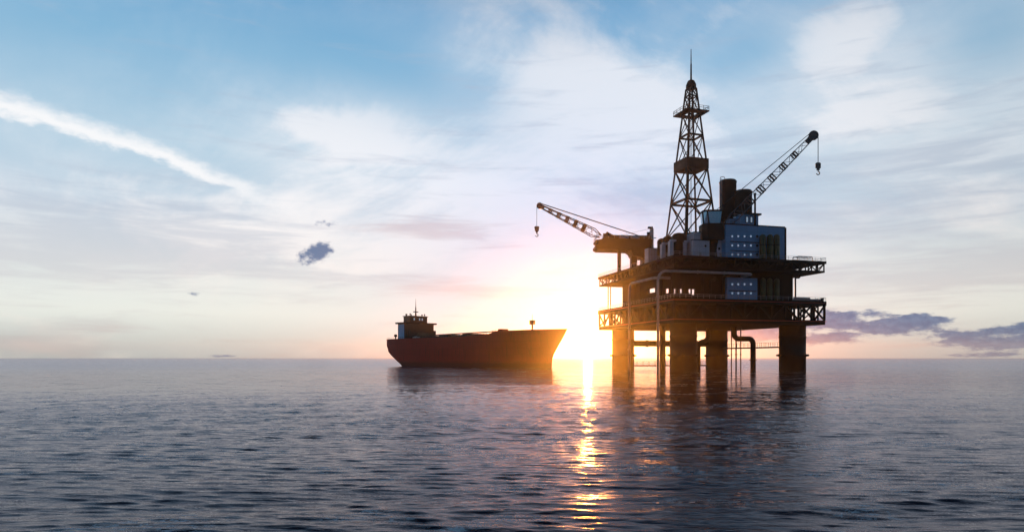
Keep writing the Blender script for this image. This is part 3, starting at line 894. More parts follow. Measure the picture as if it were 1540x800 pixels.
# ------------------------------------------------------------------ crane booms
def boom(parent, foot, tip, w0, w1, mat, nbay=7, mid=0.0, frames=(1, 2, 3, 4, 5), hookdrop=8.0, winch=None, head_r=1.5, chord=0.09):
    """lattice boom in the parent's local space; returns tip"""
    foot, tip = Vector(foot), Vector(tip); d = (tip - foot); L = d.length; d.normalize()
    side = Vector((0, 0, 1)).cross(d).normalized(); up = d.cross(side) * -1
    if up.z < 0: up = -up

    def c4(t_):
        c_ = foot + d * L * t_
        if t_ < 0.12: w_ = w0 * (0.35 + 0.65 * t_ / 0.12)
        else: w_ = w0 + (w1 - w0) * (t_ - 0.12) / 0.88
        return [c_ + side * sx * w_ / 2 + up * sz * w_ / 2 for sx, sz in sg]
    lt = MB()
    ts = [0.0, 0.12] + [0.12 + 0.84 * i / (nbay * 2) for i in range(1, nbay * 2 + 1)]
    for k in range(4):
        lt.tube(c4(0)[k], c4(0.12)[k], chord * 1.5, n=6); lt.tube(c4(0.12)[k], c4(0.97)[k], chord * 1.5, n=6)
    for i in range(len(ts) - 1):
        A, B = c4(ts[i]), c4(ts[i + 1])
        for k in range(4):
            a, b_ = (A[k], B[(k + 1) % 4]) if i % 2 else (A[(k + 1) % 4], B[k])
            lt.tube(a, b_, chord * 0.8, n=5)
    bo = lt.build('boom', mat, parent)
    for t_ in frames:
        tt = 0.12 + 0.84 * t_ / nbay * 0.98
        A, B = c4(tt), c4(tt + 0.9 / L * 1.2)
        fr = MB()
        for k in range(4):
            k1 = (k + 1) % 4
            fr.bar(A[k], A[k1], 0.36); fr.bar(B[k], B[k1], 0.36); fr.bar(A[k], B[k], 0.36)
            if mid: fr.bar((A[k] + B[k]) / 2, (A[k1] + B[k1]) / 2, mid)
        fr.build('stiffening_frame', 'boomf', bo)
    # sheave head
    hd = MB()
    q_ = tip
    R3 = Matrix((side, d, up)).transposed()
    prof = [(0.01, -0.55), (head_r * 0.9, -0.5), (head_r, -0.3), (head_r, 0.3), (head_r * 0.9, 0.5), (0.01, 0.55)]
    o_ = len(hd.v)
    for r_, z_ in prof:
        for i in range(20):
            an = 2 * PI * i / 20
            hd.v.append(tuple(q_ + R3 @ Vector((z_, r_ * math.cos(an), r_ * math.sin(an)))))
    for k in range(5):
        for i in range(20):
            hd.f.append((o_ + k * 20 + i, o_ + k * 20 + (i + 1) % 20, o_ + (k + 1) * 20 + (i + 1) % 20, o_ + (k + 1) * 20 + i)); hd.sm.append(k != 0)
    A, B = c4(0.93), [tip + side * sx * 0.5 + up * sz * head_r * 0.7 for sx, sz in sg]
    o_ = len(hd.v)
    hd.v += [tuple(x) for x in A + B]
    hd.f += [tuple(o_ + i for i in f) for f in ((0, 1, 5, 4), (1, 2, 6, 5), (2, 3, 7, 6), (3, 0, 4, 7), (3, 2, 1, 0), (4, 5, 6, 7))]; hd.sm += [False] * 6
    hd.build('boom_head', 'head', parent)
    # hoist rope and hook block
    hx = tip + Vector((d.x, d.y, 0)).normalized() * head_r * 0.92
    for s_ in (-0.14, 0.14):
        MB().tube(hx + side * s_, hx + side * s_ - Vector((0, 0, hookdrop)), 0.075, n=6).build('hoist_rope', 'rope', parent)
    hb = hx - Vector((0, 0, hookdrop))
    k_ = MB()
    for s_ in (-0.62, 0.62):
        k_.lathe([(0.01, -0.16), (0.62, -0.14), (0.62, 0.14), (0.01, 0.16)], (hb.x + d.x * s_ * 0.75, hb.y, hb.z - 0.35), 14, 'y')
    k_.box(hb.x - 0.85, hb.x + 0.85, hb.y - 0.22, hb.y + 0.22, hb.z - 1.7, hb.z - 0.3)
    k_.box(hb.x - 0.45, hb.x + 0.45, hb.y - 0.3, hb.y + 0.3, hb.z - 2.4, hb.z - 1.6)
    hk = k_.build('hook_block', 'head', parent)
    pts = [Vector((hb.x, hb.y, hb.z - 2.3)), Vector((hb.x, hb.y, hb.z - 2.9))]
    for i in range(10):
        an = PI / 2 - (PI * 1.45) * i / 9
        pts.append(Vector((hb.x + 0.55 * math.cos(an), hb.y, hb.z - 3.4 + 0.55 * math.sin(an))))
    MB().path(pts, 0.17, 8).build('hook', 'head', hk)
    if winch is not None:
        for s_ in (-0.35, 0.35):
            MB().tube(tip + up * head_r * 0.8 + side * s_, Vector(winch) + side * s_, 0.12, n=6).build('luffing_rope', 'rope', parent)
    return bo


# ---- right crane: pedestal, house with a glass cab, long boom
M['boomf'] = M['boom']
cv = 6.0
cu = u_at(1072, cv)
cb = rig(cu, cv, UP1)
Dc = cb.y


def wz(py, depth): return H + (HZ - py) * depth / F
def wx_(px, depth): return (px - CX) * depth / F


cr = thing('pedestal_crane', 'tall crane with glass cab and raised lattice boom on the platform front', 'crane', cb, 0.0, 'platform cranes')
O = cb
k_ = MB().lathe([(1.75, 0), (1.55, 0.5), (1.35, 3.0), (1.5, 4.6), (1.9, z_at(361, cu, cv) - UP1)], (0, 0), 20)
k_.build('pedestal', 'tank', cr)
zc0, zc1 = wz(361.5, Dc) - UP1, wz(338, Dc) - UP1
xl, xr = wx_(1054.5, Dc) - O.x, wx_(1090, Dc) - O.x
hse = MB().prism([(xl, -1.2), (xl + 1.4, -3.0), (xr - 1.5, -3.0), (xr, -1.0), (xr, 3.0), (xl, 3.0)], zc0, zc1)
hse.build('machinery_house', 'tank', cr)
zc2 = wz(321, Dc) - UP1
gl_ = MB().prism([(xl + 0.5, -1.1), (xl + 1.9, -2.8), (xr - 2.2, -2.8), (xr - 1.4, 1.5), (xl + 0.5, 1.5)], zc1, zc2,
                 [(xl + 0.1, -1.4), (xl + 1.2, -3.2), (xr - 1.8, -3.2), (xr - 1.0, 1.8), (xl + 0.1, 1.8)])
cab = gl_.build('cab_window', 'glass', cr)
rf = MB().prism([(xl - 0.1, -1.6), (xl + 1.1, -3.4), (xr - 1.6, -3.4), (xr - 0.8, 2.0), (xl - 0.1, 2.0)], zc2, zc2 + 0.6)
rf.build('cab_roof', 'tank', cr)
fm = MB()
for a, b_ in (((xl + 0.45, -1.15), (xl + 0.05, -1.45)), ((xl + 1.88, -2.85), (xl + 1.18, -3.25)), ((xr - 2.2, -2.85), (xr - 1.8, -3.25))):
    MB().bar((*a, zc1), (*b_, zc2), 0.40).build('window_frame', 'tank', cab)
# A-frame
top = Vector((wx_(1090, Dc) - O.x, 0, wz(318, Dc) - UP1))
foot = Vector((wx_(1088, Dc) - O.x, 0.5, wz(343, Dc) - UP1))
tipd = Dc - 2
tip = Vector((wx_(1223.5, tipd) - O.x, -2.0, wz(204, tipd) - UP1))
boom(cr, foot, tip, 3.1, 1.5, 'boomg', 8, 0.0, (1.6, 2.8, 4, 5.2, 6.4), (wz(250, tipd) - wz(0, tipd)) * 0 + 9.6, Vector((wx_(1075, Dc) - O.x, 0.3, wz(318, Dc) - UP1)), 1.65, 0.10)
af = MB()
for s_ in (-1, 1):
    af.bar((wx_(1070, Dc) - O.x, s_ * 1.2, zc1), (wx_(1075, Dc) - O.x, 0.3 * s_ + 0.3, wz(317, Dc) - UP1), 0.3)
    af.bar((wx_(1088, Dc) - O.x, s_ * 1.2, zc1), (wx_(1075, Dc) - O.x, 0.3 * s_ + 0.3, wz(317, Dc) - UP1), 0.3)
af.build('a_frame', 'tank', cr)
bk = MB()
bk.box(xr - 0.4, xr + 1.4, -1.4, 2.4, zc0 + 1.2, zc1 - 0.2)
bk.build('boom_bracket', 'tank', cr)

# ---- left crane on its raised platform
lu = 4.5
lv = v_at(932, lu)
D2 = rig(lu, lv).y
z_s0 = wz(376.5, D2); z_s1 = wz(362, D2)
cpl = thing('crane_platform', 'raised dark crane platform on posts over the left deck corner', 'platform', rig(lu, lv, UP1), 0.0)
O2 = rig(lu, lv, UP1)
X = lambda px, d=D2: wx_(px, d) - O2.x
Z = lambda py, d=D2: wz(py, d) - UP1
sl_ = MB()
sl_.side([(X(894), Z(375)), (X(898), Z(377)), (X(946), Z(378.5)), (X(949), Z(386)), (X(964), Z(389)), (X(975), Z(387)), (X(978), Z(363)), (X(912), Z(361)), (X(894), Z(364)), (X(898), Z(368)), (X(893.5), Z(372))], -5.0, 5.0)
sl_.build('deck_body', 'dark', cpl)
rl = MB()
railing(rl, [(X(895), -4.8), (X(974), -4.8), (X(974), 4.8), (X(895), 4.8)], Z(363), 1.5, 2.4, 0.07)
rl.build('railing', 'grey', cpl)
MB().box(X(928.8), X(933.6), -0.7, 0.7, 0, Z(377.7)).build('post', 'dark', cpl)
MB().box(X(948.5), X(957), -2.0, 2.0, 0, Z(386.1)).build('post', 'dark', cpl)
MB().box(X(964.5), X(975), -3.0, 3.0, 0, Z(388.0)).build('post', 'dark', cpl)
bb = MB(); bb.bar((X(937), 0, Z(378)), (X(948.5), 0, Z(386)), 0.35); bb.bar((X(941), -1, Z(378)), (X(948.5), -1, Z(384)), 0.3)
bb.build('knee_brace', 'dark', cpl)
c2 = thing('lattice_crane', 'low crane with red brown lattice boom reaching out left over the sea', 'crane', rig(lu, lv, UP1 + Z(361.5)), 0.0, 'platform cranes')
O2 = rig(lu, lv, UP1 + Z(361.5))
zz = UP1 + Z(361.5)
Z2 = lambda py, d=D2: wz(py, d) - zz
bs = MB()
bs.side([(X(904), 0.05), (X(912), Z2(349.5)), (X(921), Z2(354.5)), (X(978), Z2(356)), (X(978), 0.05)], -1.8, 1.8)
bs.build('machinery_house', 'dark', c2)
for (a, b_) in ((930, 944), (947, 960)):
    MB().box(X(a), X(b_), -2.6, -1.803, 0.1, Z2(357)).build('side_locker', 'lav', c2)
MB().box(X(906), X(916), -2.9, -1.803, 0.2, Z2(353)).build('boom_bracket', 'dark', c2)
wt = Vector((X(965), 0.0, Z2(356)))
boom(c2, (X(903), 0, Z2(355.5)), (X(811.5, D2 - 2), -2, Z2(309.5, D2 - 2)), 3.0, 1.0, 'boom', 6, 0.4, (1, 2, 3, 4, 5), 8.6, wt, 1.25, 0.105)
ms = thing('vent_mast', 'pale square vent mast standing at the right end of the left crane', 'mast', rig(lu, lv, 0) + Vector((X(980), 0, zz + 0.05)), 0)
ox = X(980)
o = MB().box(-0.7, 0.7, -0.6, 0.6, Z2(392), Z2(344)).build('shaft', 'lav', ms)
MB().box(-1.5, 0.4, -0.7, 0.7, Z2(344), Z2(341.5)).build('cap', 'dark', ms)
MB().box(-1.9, -0.71, -0.5, 0.5, Z2(362), Z2(349.5)).build('junction_box', 'boom', ms)
MB().tube((0.7, 0, Z2(358)), (1.9, 0, Z2(358)), 0.14).build('spur', 'dark', ms)
MB().tube((-1.4, 0, Z2(345)), (X(925) - ox, 0, Z2(356)), 0.05, n=5).build('stay_wire', 'rope', ms)

# ------------------------------------------------------------------ accommodation block and what stands by it
bv = 2.6
ub0, ub1 = u_at(1091, bv), u_at(1180, bv)
acc = thing('accommodation_block', 'blue grey accommodation block with three rows of round portholes on the upper deck', 'building', rig(ub0, bv, UP1), YAW)
W = ub1 - ub0
ht = z_at(342.5, ub1, bv) - UP1
MB().box(0, W, 0, 13.0, 0, ht).build('wall', 'blue', acc)
MB().box(-0.15, W + 0.15, -0.15, 13.15, ht, ht + 0.35).build('roof', 'dark', acc)
MB().box(W, W + 0.6, -0.2, 13.1, 0, ht - 0.003).build('end_wall', 'dark', acc)


def porthole(parent, x, y, z, r=0.42, glowing=True):
    f_ = MB().lathe([(r + 0.16, -0.10), (r + 0.16, 0.0)], (x, y, z), 16, 'y').build('window', 'dark' if not glowing else 'blue', parent)
    MB().lathe([(r, -0.14), (r, -0.101)], (x, y, z), 14, 'y').build('pane', 'port' if glowing else 'portd', f_)


cs_ = [(1101, 1), (1110, 1), (1119.5, 1), (1129, 1), (1138.5, 0)]
for py in (355.5, 369.3, 383):
    for px, glowing in cs_:
        u_ = u_at(px, bv)
        porthole(acc, u_ - ub0, -0.003, z_at(py, u_, bv) - UP1, 0.36 if glowing else 0.32, bool(glowing))
led = MB()
for py in (365, 378.5):
    led.box(u_at(1098, bv) - ub0, u_at(1141, bv) - ub0, -0.35, -0.003, z_at(py, (ub0 + ub1) / 2, bv) - UP1 - 0.08, z_at(py, (ub0 + ub1) / 2, bv) - UP1 + 0.08)
led.build('ledge', 'dark', acc)
# penthouse on the roof
v2 = 7.0
u2a, u2b = u_at(1114, v2), u_at(1140.5, v2)
ph = thing('rooftop_house', 'small blue rooftop house with two windows and an overhanging dark roof', 'cabin', rig(u2a, v2, UP1 + ht + 0.35), YAW)
h3 = z_at(323.8, u2b, v2) - (UP1 + ht + 0.35)
MB().box(0, u2b - u2a, 0, 4, 0, h3).build('wall', 'blue', ph)
MB().box(-0.3, u2b - u2a + 1.0, -0.5, 4.4, h3, h3 + 0.6).build('roof', 'dark', ph)
for k, px in enumerate((1121.5, 1128)):
    f_ = MB().box(u_at(px, v2) - u2a, u_at(px, v2) - u2a + 0.95, -0.12, -0.003, h3 * 0.35, h3 * 0.85).build('window', 'dark', ph)
    MB().box(u_at(px, v2) - u2a + 0.15, u_at(px, v2) - u2a + 0.8, -0.16, -0.123, h3 * 0.4, h3 * 0.8).build('pane', 'port', f_)
pm = thing('exhaust_post', 'dark upright exhaust post rising through the crane boom behind the rooftop house', 'post', rig(u_at(1135.5, v2 - 1.2), v2 - 1.2, UP1 + ht + 0.35), YAW)
hp = z_at(291, 30, v2 - 1.2) - (UP1 + ht + 0.35)
MB().tube((0, 0, 0), (0, 0, hp), 0.34, n=12).build('pipe', 'dark', pm)
MB().tube((0, 0, hp), (0, 0, hp + 0.4), 0.46, n=12).build('cap', 'dark', pm)
# roof clutter
v3 = 5.0
for px, w_, h_, lab in ((1099, 2.6, 2.0, 'squat blue ventilation box on the block roof left of the rooftop house'), (1108, 1.6, 3.0, 'tall narrow blue ventilation box against the rooftop house')):
    u_ = u_at(px, v3)
    q_ = thing('ventilation_box', lab, 'vent', rig(u_, v3, UP1 + ht + 0.35), YAW)
    MB().box(-w_ / 2, w_ / 2, -0.9, 0.9, 0, h_).build('casing', 'blue', q_)
    MB().box(-w_ / 2 - 0.1, w_ / 2 + 0.1, -1.0, 1.0, h_, h_ + 0.18).build('lid', 'dark', q_)
    g_ = MB()
    for k in range(5): g_.box(-w_ / 2 + 0.2, w_ / 2 - 0.2, -0.98, -0.903, 0.3 + k * h_ * 0.14, 0.38 + k * h_ * 0.14)
    g_.build('louvre', 'dark', q_)

# green bottle tanks
tb = None
for i, px in enumerate((1147, 1158, 1168)):
    v_ = bv - 1.25
    u_ = u_at(px, v_)
    hz_ = z_at(352.5, u_, v_) - UP1
    q_ = thing('gas_bottle', ('leftmost', 'middle', 'rightmost')[i] + ' of three olive green gas bottles upright against the blue block', 'tank', rig(u_, v_, UP1), YAW, 'olive gas bottles')
    r_ = 1.05
    MB().lathe([(0.9, 0.0), (r_, 0.25), (r_, hz_ - 1.0), (r_ * 0.92, hz_ - 0.55), (r_ * 0.6, hz_ - 0.15), (0.2, hz_)], (0, 0), 20).build('shell', 'olive', q_)
    MB().lathe([(r_ + 0.05, hz_ * 0.55), (r_ + 0.05, hz_ * 0.55 + 0.25)], (0, 0), 20).build('band', 'dark', q_)

# dark storage tanks with ladder behind the block
for (pa, pb, pt, vv, lab, lad) in ((1082.5, 1107, 271.5, 21.0, 'taller dark round storage tank with a caged ladder behind the crane', True),
                                   (1105, 1130.5, 287, 17.0, 'lower dark round storage tank behind the crane boom', False)):
    uc_ = u_at((pa + pb) / 2, vv); dd = rig(uc_, vv).y
    r_ = (pb - pa) / 2 * dd / F
    hh_ = z_at(pt, uc_, vv) - UP1
    q_ = thing('storage_tank', lab, 'tank', rig(uc_, vv, UP1), YAW, 'round storage tanks')
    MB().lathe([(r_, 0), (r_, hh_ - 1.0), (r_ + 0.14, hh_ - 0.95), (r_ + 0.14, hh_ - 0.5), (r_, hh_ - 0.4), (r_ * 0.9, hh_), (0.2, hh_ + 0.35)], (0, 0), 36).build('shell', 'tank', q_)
    if lad:
        l_ = MB()
        for s_ in (0, 0.9):
            l_.tube((-r_ - 0.75 + s_ * 0.7, -0.9, hh_ * 0.3), (-r_ - 0.75 + s_ * 0.7, -0.9, hh_ + 0.2), 0.13, n=6)
        for i in range(30): l_.tube((-r_ - 0.75, -0.9, hh_ * (0.3 + 0.7 * i / 30)), (-r_ - 0.12, -0.9, hh_ * (0.3 + 0.7 * i / 30)), 0.07, n=5)
        l_.path([(-r_ - 0.75, -0.9, hh_ + 0.2), (-r_ - 0.6, -0.9, hh_ + 0.7), (-r_ - 0.1, -0.9, hh_ + 0.95), (-r_ + 0.9, -0.9, hh_ + 0.9), (-r_ + 1.2, -0.9, hh_ + 0.2)], 0.12, 6)
        l_.build('ladder', 'grey', q_)

# pale service building left of the crane and the pale lockers
def pale_block(px0, px1, pyt, v, depth, lab, name='service_cabin', cat='cabin', door=True, step=None):
    ua_, ub_ = u_at(px0, v), u_at(px1, v)
    q_ = thing(name, lab, cat, rig(ua_, v, UP1), YAW)
    hh_ = z_at(pyt, (ua_ + ub_) / 2, v) - UP1; w_ = ub_ - ua_
    wl = MB().box(0, w_, 0, depth, 0, hh_)
    wl.build('wall', 'lav', q_)
    MB().box(-0.12, w_ + 0.12, -0.12, depth + 0.12, hh_, hh_ + 0.22).build('roof', 'dark', q_)
    if door:
        d_ = MB().box(w_ * 0.35, w_ * 0.35 + 0.9, -0.08, -0.003, 0.1, 2.1).build('door', 'grey', q_)
        MB().box(w_ * 0.35 + 0.65, w_ * 0.35 + 0.8, -0.16, -0.083, 1.0, 1.15).build('handle', 'dark', d_)
    return q_, w_, hh_


q_, w_, h_ = pale_block(1044, 1053.5, 349.5, 6.5, 5.0, 'tall pale service cabin just left of the crane house')
porthole(q_, w_ * 0.45, -0.003, h_ * 0.65, 0.3, False)
q_, w_, h_ = pale_block(1042.5, 1067, 361.5, 5.0, 1.45, 'low pale service cabin left of the crane pedestal')
porthole(q_, w_ * 0.75, -0.003, h_ * 0.7, 0.25, False)
q_, w_, h_ = pale_block(1077.5, 1090.5, 358.5, 5.0, 5.0, 'pale service cabin between the crane pedestal and the blue block')
porthole(q_, w_ * 0.3, -0.003, h_ * 0.5, 0.28, False)

# domed process tanks along the left edge, with pale ducts
tanks = ((996, 15, 358.5, 26.0, 'smallest and leftmost dark domed process tank on the upper deck'),
         (1005, 17, 355.0, 20.0, 'middle dark domed process tank on the upper deck'),
         (1020.5, 20, 350.5, 12.0, 'largest and nearest dark domed process tank beside the derrick foot'))
for (px, w_, pt, vv, lab) in tanks:
    u_ = u_at(px, vv); r_ = w_ / 2 * rig(u_, vv).y / F; hh_ = z_at(pt, u_, vv) - UP1
    q_ = thing('process_tank', lab, 'tank', rig(u_, vv, UP1), YAW, 'domed process tanks')
    MB().lathe([(r_, 0), (r_, hh_ - 1.4), (r_ * 0.94, hh_ - 0.8), (r_ * 0.72, hh_ - 0.3), (r_ * 0.35, hh_ - 0.05), (0.1, hh_)], (0, 0), 28).build('shell', 'tank', q_)
    MB().lathe([(r_ + 0.08, hh_ - 1.7), (r_ + 0.08, hh_ - 1.45)], (0, 0), 28).build('band', 'dark', q_)
ducts = ((975, 990.5, 373.5, 27.0, 3.0, 'wide low pale equipment locker at the left end of the domed tanks'),
         (995.5, 1001, 367.0, 16.0, 1.5, 'narrow pale duct housing between the smallest and middle domed tanks'),
         (1007.5, 1013, 362.5, 9.0, 1.5, 'narrow pale duct housing left of the largest domed tank'),
         (1028.5, 1033, 364.0, 9.0, 1.5, 'narrow pale duct housing right of the largest domed tank'))
for k, (pa, pb, pt, vv, dp, lab) in enumerate(ducts):
    ua_, ub_ = u_at(pa, vv), u_at(pb, vv); hh_ = z_at(pt, (ua_ + ub_) / 2, vv) - UP1; w_ = ub_ - ua_
    q_ = thing('duct_housing' if k else 'equipment_locker', lab, 'duct' if k else 'locker', rig(ua_, vv, UP1), YAW)
    MB().box(0, w_, 0, dp, 0, hh_).build('casing', 'lav', q_)
    if k:
        MB().box(w_ * 0.4, w_ + 1.1, 0.1, dp - 0.1, hh_, hh_ + 0.6).build('elbow', 'lav', q_)
    else:
        g_ = MB()
        for j in range(4): g_.box(0.3 + j * w_ * 0.24, 0.42 + j * w_ * 0.24, -0.15, -0.003, 0.1, hh_ - 0.1)
        g_.build('rib', 'grey', q_)
        MB().box(-0.1, w_ + 0.1, -0.1, dp + 0.1, hh_, hh_ + 0.15).build('lid', 'dark', q_)

# blue control room on the middle level, with green tanks beside it
mv = j0 - 1.6
ua_, ub_ = u_at(1093.5, mv), u_at(1139, mv)
zr0, zr1 = LO1, z_at(417, ua_, mv)
q_ = thing('control_room', 'blue grey control room with two rows of small lit portholes between the decks', 'cabin', rig(ua_, mv, LO1), YAW)
MB().box(0, ub_ - ua_, 0, 1.28, 0, zr1 - LO1).build('wall', 'blue', q_)
MB().box(-0.1, ub_ - ua_ + 0.1, -0.2, 1.28, zr1 - LO1, zr1 - LO1 + 0.2).build('roof', 'dark', q_)
for py in (427.5, 441):
    for px in (1101, 1110, 1119.5, 1129):
        u_ = u_at(px, mv); porthole(q_, u_ - ua_, -0.003, z_at(py, u_, mv) - LO1, 0.38, True)
MB().box(0.6, ub_ - ua_ - 0.6, -0.4, -0.003, z_at(437, ua_, mv) - LO1 - 0.1, z_at(437, ua_, mv) - LO1 + 0.1).build('ledge', 'dark', q_)
for i, px in enumerate((1148, 1158, 1168.5)):
    u_ = u_at(px, mv)
    q_ = thing('gas_bottle', ('leftmost', 'middle', 'rightmost')[i] + ' of three dim green gas bottles between the decks beside the control room', 'tank', rig(u_, mv + 0.2, LO1), YAW, 'dim gas bottles between the decks')
    hz_ = zr1 - LO1 + 0.3
    MB().lathe([(0.8, 0), (0.95, 0.2), (0.95, hz_ - 0.9), (0.8, hz_ - 0.4), (0.15, hz_)], (0, 0), 18).build('shell', 'olive', q_)

# equipment on the right overhangs
v_ = 3.0
for (pa, pb, pt, lab) in ((1199, 1222, 387.5, 'pale tubular rack on the right overhang of the upper deck'),):
    ua_, ub_ = u_at(pa, v_), u_at(pb, v_); q_ = thing('pipe_rack', lab, 'rack', rig(ua_, v_, UP1), YAW)
    w_ = ub_ - ua_; hh_ = 1.9
    g_ = MB()
    for y_ in (0, 2.4):
        g_.path(bendpts([(0, y_, 0), (0, y_, hh_), (w_, y_, hh_), (w_, y_, 0)], 0.5), 0.11, 8)
        g_.tube((0, y_, hh_ * 0.5), (w_, y_, hh_ * 0.5), 0.07, n=6)
    for x_ in (0, w_ * 0.33, w_ * 0.66, w_): g_.tube((x_, 0, hh_ * 0.9), (x_, 2.4, hh_ * 0.9), 0.07, n=6)
    g_.build('frame', 'grey', q_)
    for k in range(3): MB().tube((0.3, 0.6 + k * 0.6, 0.35), (w_ - 0.3, 0.6 + k * 0.6, 0.35), 0.24, n=10).build('stored_pipe', 'grey', q_)
ua_, ub_ = u_at(1196, v_), u_at(1237, v_)
q_ = thing('pipe_stack', 'pale pipes stacked on the right overhang of the lower deck', 'pipes', rig(ua_, v_, LO1), YAW)
w_ = ub_ - ua_
for k in range(3): MB().tube((0, k * 0.75, 0.62), (w_ * (1 - 0.08 * k), k * 0.75, 0.62), 0.32, n=12).build('pipe', 'grey', q_)
for k in range(2): MB().tube((0.2, 0.37 + k * 0.75, 1.2), (w_ * 0.55, 0.37 + k * 0.75, 1.2), 0.32, n=12).build('pipe', 'grey', q_)
for x_ in (1.0, w_ * 0.5, w_ - 1.5): MB().box(x_, x_ + 0.3, -0.5, 2.0, 0, 0.3).build('bearer', 'dark', q_)
MB().box(w_ - 1.2, w_ - 0.2, -0.9, -0.4, 0, 1.35).build('end_stop', 'dark', q_)

# ------------------------------------------------------------------ the tanker
sx0, sy0 = -68.4, 406.0
bx0, by0 = wx_(853, 310), 310.0
LS = math.hypot(bx0 - sx0, by0 - sy0)
ang = math.atan2(by0 - sy0, bx0 - sx0)
ship = thing('tanker_ship', 'large red cargo tanker lying on calm sea left of the oil platform', 'ship', (sx0, sy0, 0), ang)
# local x runs from stern to bow, local -y is the near side


def deckz(s):
    z_ = 15.6
    z_ += 0.8 * min(max((s - 70) / 30, 0), 1)
    z_ += 1.3 * min(max((s - 92) / 6, 0), 1)
    z_ += 0.35 * max(0, (s - 100) / 34)
    return z_


def bottomz(s):
    if s < 20: return np.interp(s, [0, 1.5, 4, 8, 13, 18, 20], [9.0, 6.8, 5.3, 3.6, 1.7, -0.4, -3])
    return -3.0


def stemx(z): return np.interp(z, [-3, 0, 4, 6, 8, 11, 14, 18.5], [124.8, 124.6, 124.9, 125.7, 127.0, 129.2, 131.6, 134.6]) * LS / 134.1


def halfb(s, z):
    full = 11.0
    Lx = stemx(z)
    start = 88 + 8 * (z / 18)
    f_ = 1.0
    if s > start: f_ = max(0.0, 1 - ((s - start) / (Lx - start)) ** 2.0)
    g_ = 1.0
    if s < 26: g_ = np.interp(s, [0, 4, 12, 26], [0.72, 0.84, 0.95, 1.0]) * (1 - 0.5 * (1 - min(max((z - bottomz(s)) / 3.2, 0), 1)) ** 2 * (1 - s / 26))
    return full * f_ * g_


NSt, NZ = 60, 14
def hull_grid():
    rows = []
    for i in range(NSt + 1):
        t_ = i / NSt
        row = []
        for j in range(NZ + 1):
            s_n = t_ ** 0.95 * 134.1
            zt_ = deckz(s_n); zb_ = bottomz(s_n)
            z_ = zb_ + (zt_ - zb_) * j / NZ
            Lx = stemx(z_)
            s_ = s_n / 134.1 * Lx if t_ > 0.5 else s_n
            if t_ > 0.5:
                k_ = (t_ - 0.5) / 0.5
                s_ = s_n * (1 - k_) + s_n / 134.1 * Lx * k_
            hb_ = halfb(s_, z_)
            if i == NSt: s_, hb_ = Lx, 0.02
            row.append((s_, hb_, z_))
        rows.append(row)
    return rows


rows = hull_grid()
hm = MB()
for sgn in (-1, 1):
    o_ = len(hm.v)
    for row in rows:
        for (a, b_, c_) in row: hm.v.append((a, sgn * b_, c_))
    for i in range(NSt):
        for j in range(NZ):
            f_ = (o_ + i * (NZ + 1) + j, o_ + (i + 1) * (NZ + 1) + j, o_ + (i + 1) * (NZ + 1) + j + 1, o_ + i * (NZ + 1) + j + 1)
            hm.f.append(f_ if sgn < 0 else f_[::-1]); hm.sm.append(True)
n1_ = (NSt + 1) * (NZ + 1)
for j in range(NZ): hm.f.append((j, j + 1, n1_ + j + 1, n1_ + j)); hm.sm.append(False)
for i in range(NSt):
    a = i * (NZ + 1); hm.f.append((a, a + NZ + 1, n1_ + a + NZ + 1, n1_ + a)); hm.sm.append(False)
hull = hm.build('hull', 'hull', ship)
dk = MB(); dv = []
for row in rows: a, b_, c_ = row[-1]; dv.append((a, b_, c_ - 1.1))
for i in range(NSt):
    a, b_ = dv[i], dv[i + 1]
    dk.add([(a[0], -a[1] + 0.1, a[2]), (b_[0], -b_[1] + 0.1, b_[2]), (b_[0], b_[1] - 0.1, b_[2]), (a[0], a[1] - 0.1, a[2])], [(0, 1, 2, 3)])
dk.build('deck', 'shipdeck', ship)
# bulwark cap and rubbing strake following the sheer
for nm, zo, rr_ in (('rail_cap', 0.0, 0.16),):
    for sgn in (-1, 1):
        MB().path([(r_[-1][0], sgn * (r_[-1][1] + 0.02), r_[-1][2] + zo) for r_ in rows], rr_, 6).build(nm, 'hull', hull)
def ship_px(s, t_):
    w_ = Vector((sx0 + s * math.cos(ang) - t_ * math.sin(ang), sy0 + s * math.sin(ang) + t_ * math.cos(ang), 0)); return w_


def s_for(px, t_=0.0):
    r_ = (px - CX) / F; c_, s_ = math.cos(ang), math.sin(ang)
    return (r_ * (sy0 + t_ * c_) - sx0 + t_ * s_) / (c_ - r_ * s_)


def zs(py, s, t_=0.0): return H + (HZ - py) * ship_px(s, t_).y / F


# superstructure at the stern
S0, S1, HB = 14.5, 22.0, 10.0
d0 = 14.5
zb1 = zs(488, 18)
hs_ = MB().box(S0, S1, -HB, HB, d0, zb1 - 0.01)
dh = hs_.build('deck_house', 'shiphouse', ship)
MB().box(S0 + 0.6, S1 - 1.4, -HB - 0.08, -HB - 0.003, d0 + 0.2, zb1 - 0.1).build('skylit_side_panel', 'shipskylit', dh)  # near side of the house, its sky light carried by the blue colour
MB().box(S0 - 2.0, S1 + 1.2, -HB + 1.5, HB + 0.7, d0, zs(497, 18)).build('lower_house', 'shiphouse', ship)
wg = MB()
wg.side([(S0 - 0.4, 0), (S1 + 0.6, 0), (S1 + 1.0, 0.9), (S0 - 0.8, 0.9)], -HB - 1.4, HB + 1.6)
wg.v = [(x, y, z + zb1) for x, y, z in wg.v]
wgo = wg.build('bridge_wing', 'shiphouse', ship)
zw0, zw1 = zb1 + 0.9, zs(476.5, 18)
br = MB().box(S0 + 0.7, S1 - 0.7, -HB + 3.4, HB - 4.2, zw0, zw1).build('wheelhouse', 'shiphouse', ship)
MB().box(S0 + 0.3, S1 - 0.2, -HB + 3.0, HB - 3.8, zw1, zw1 + 0.35).build('wheelhouse_roof', 'shiphouse', br)
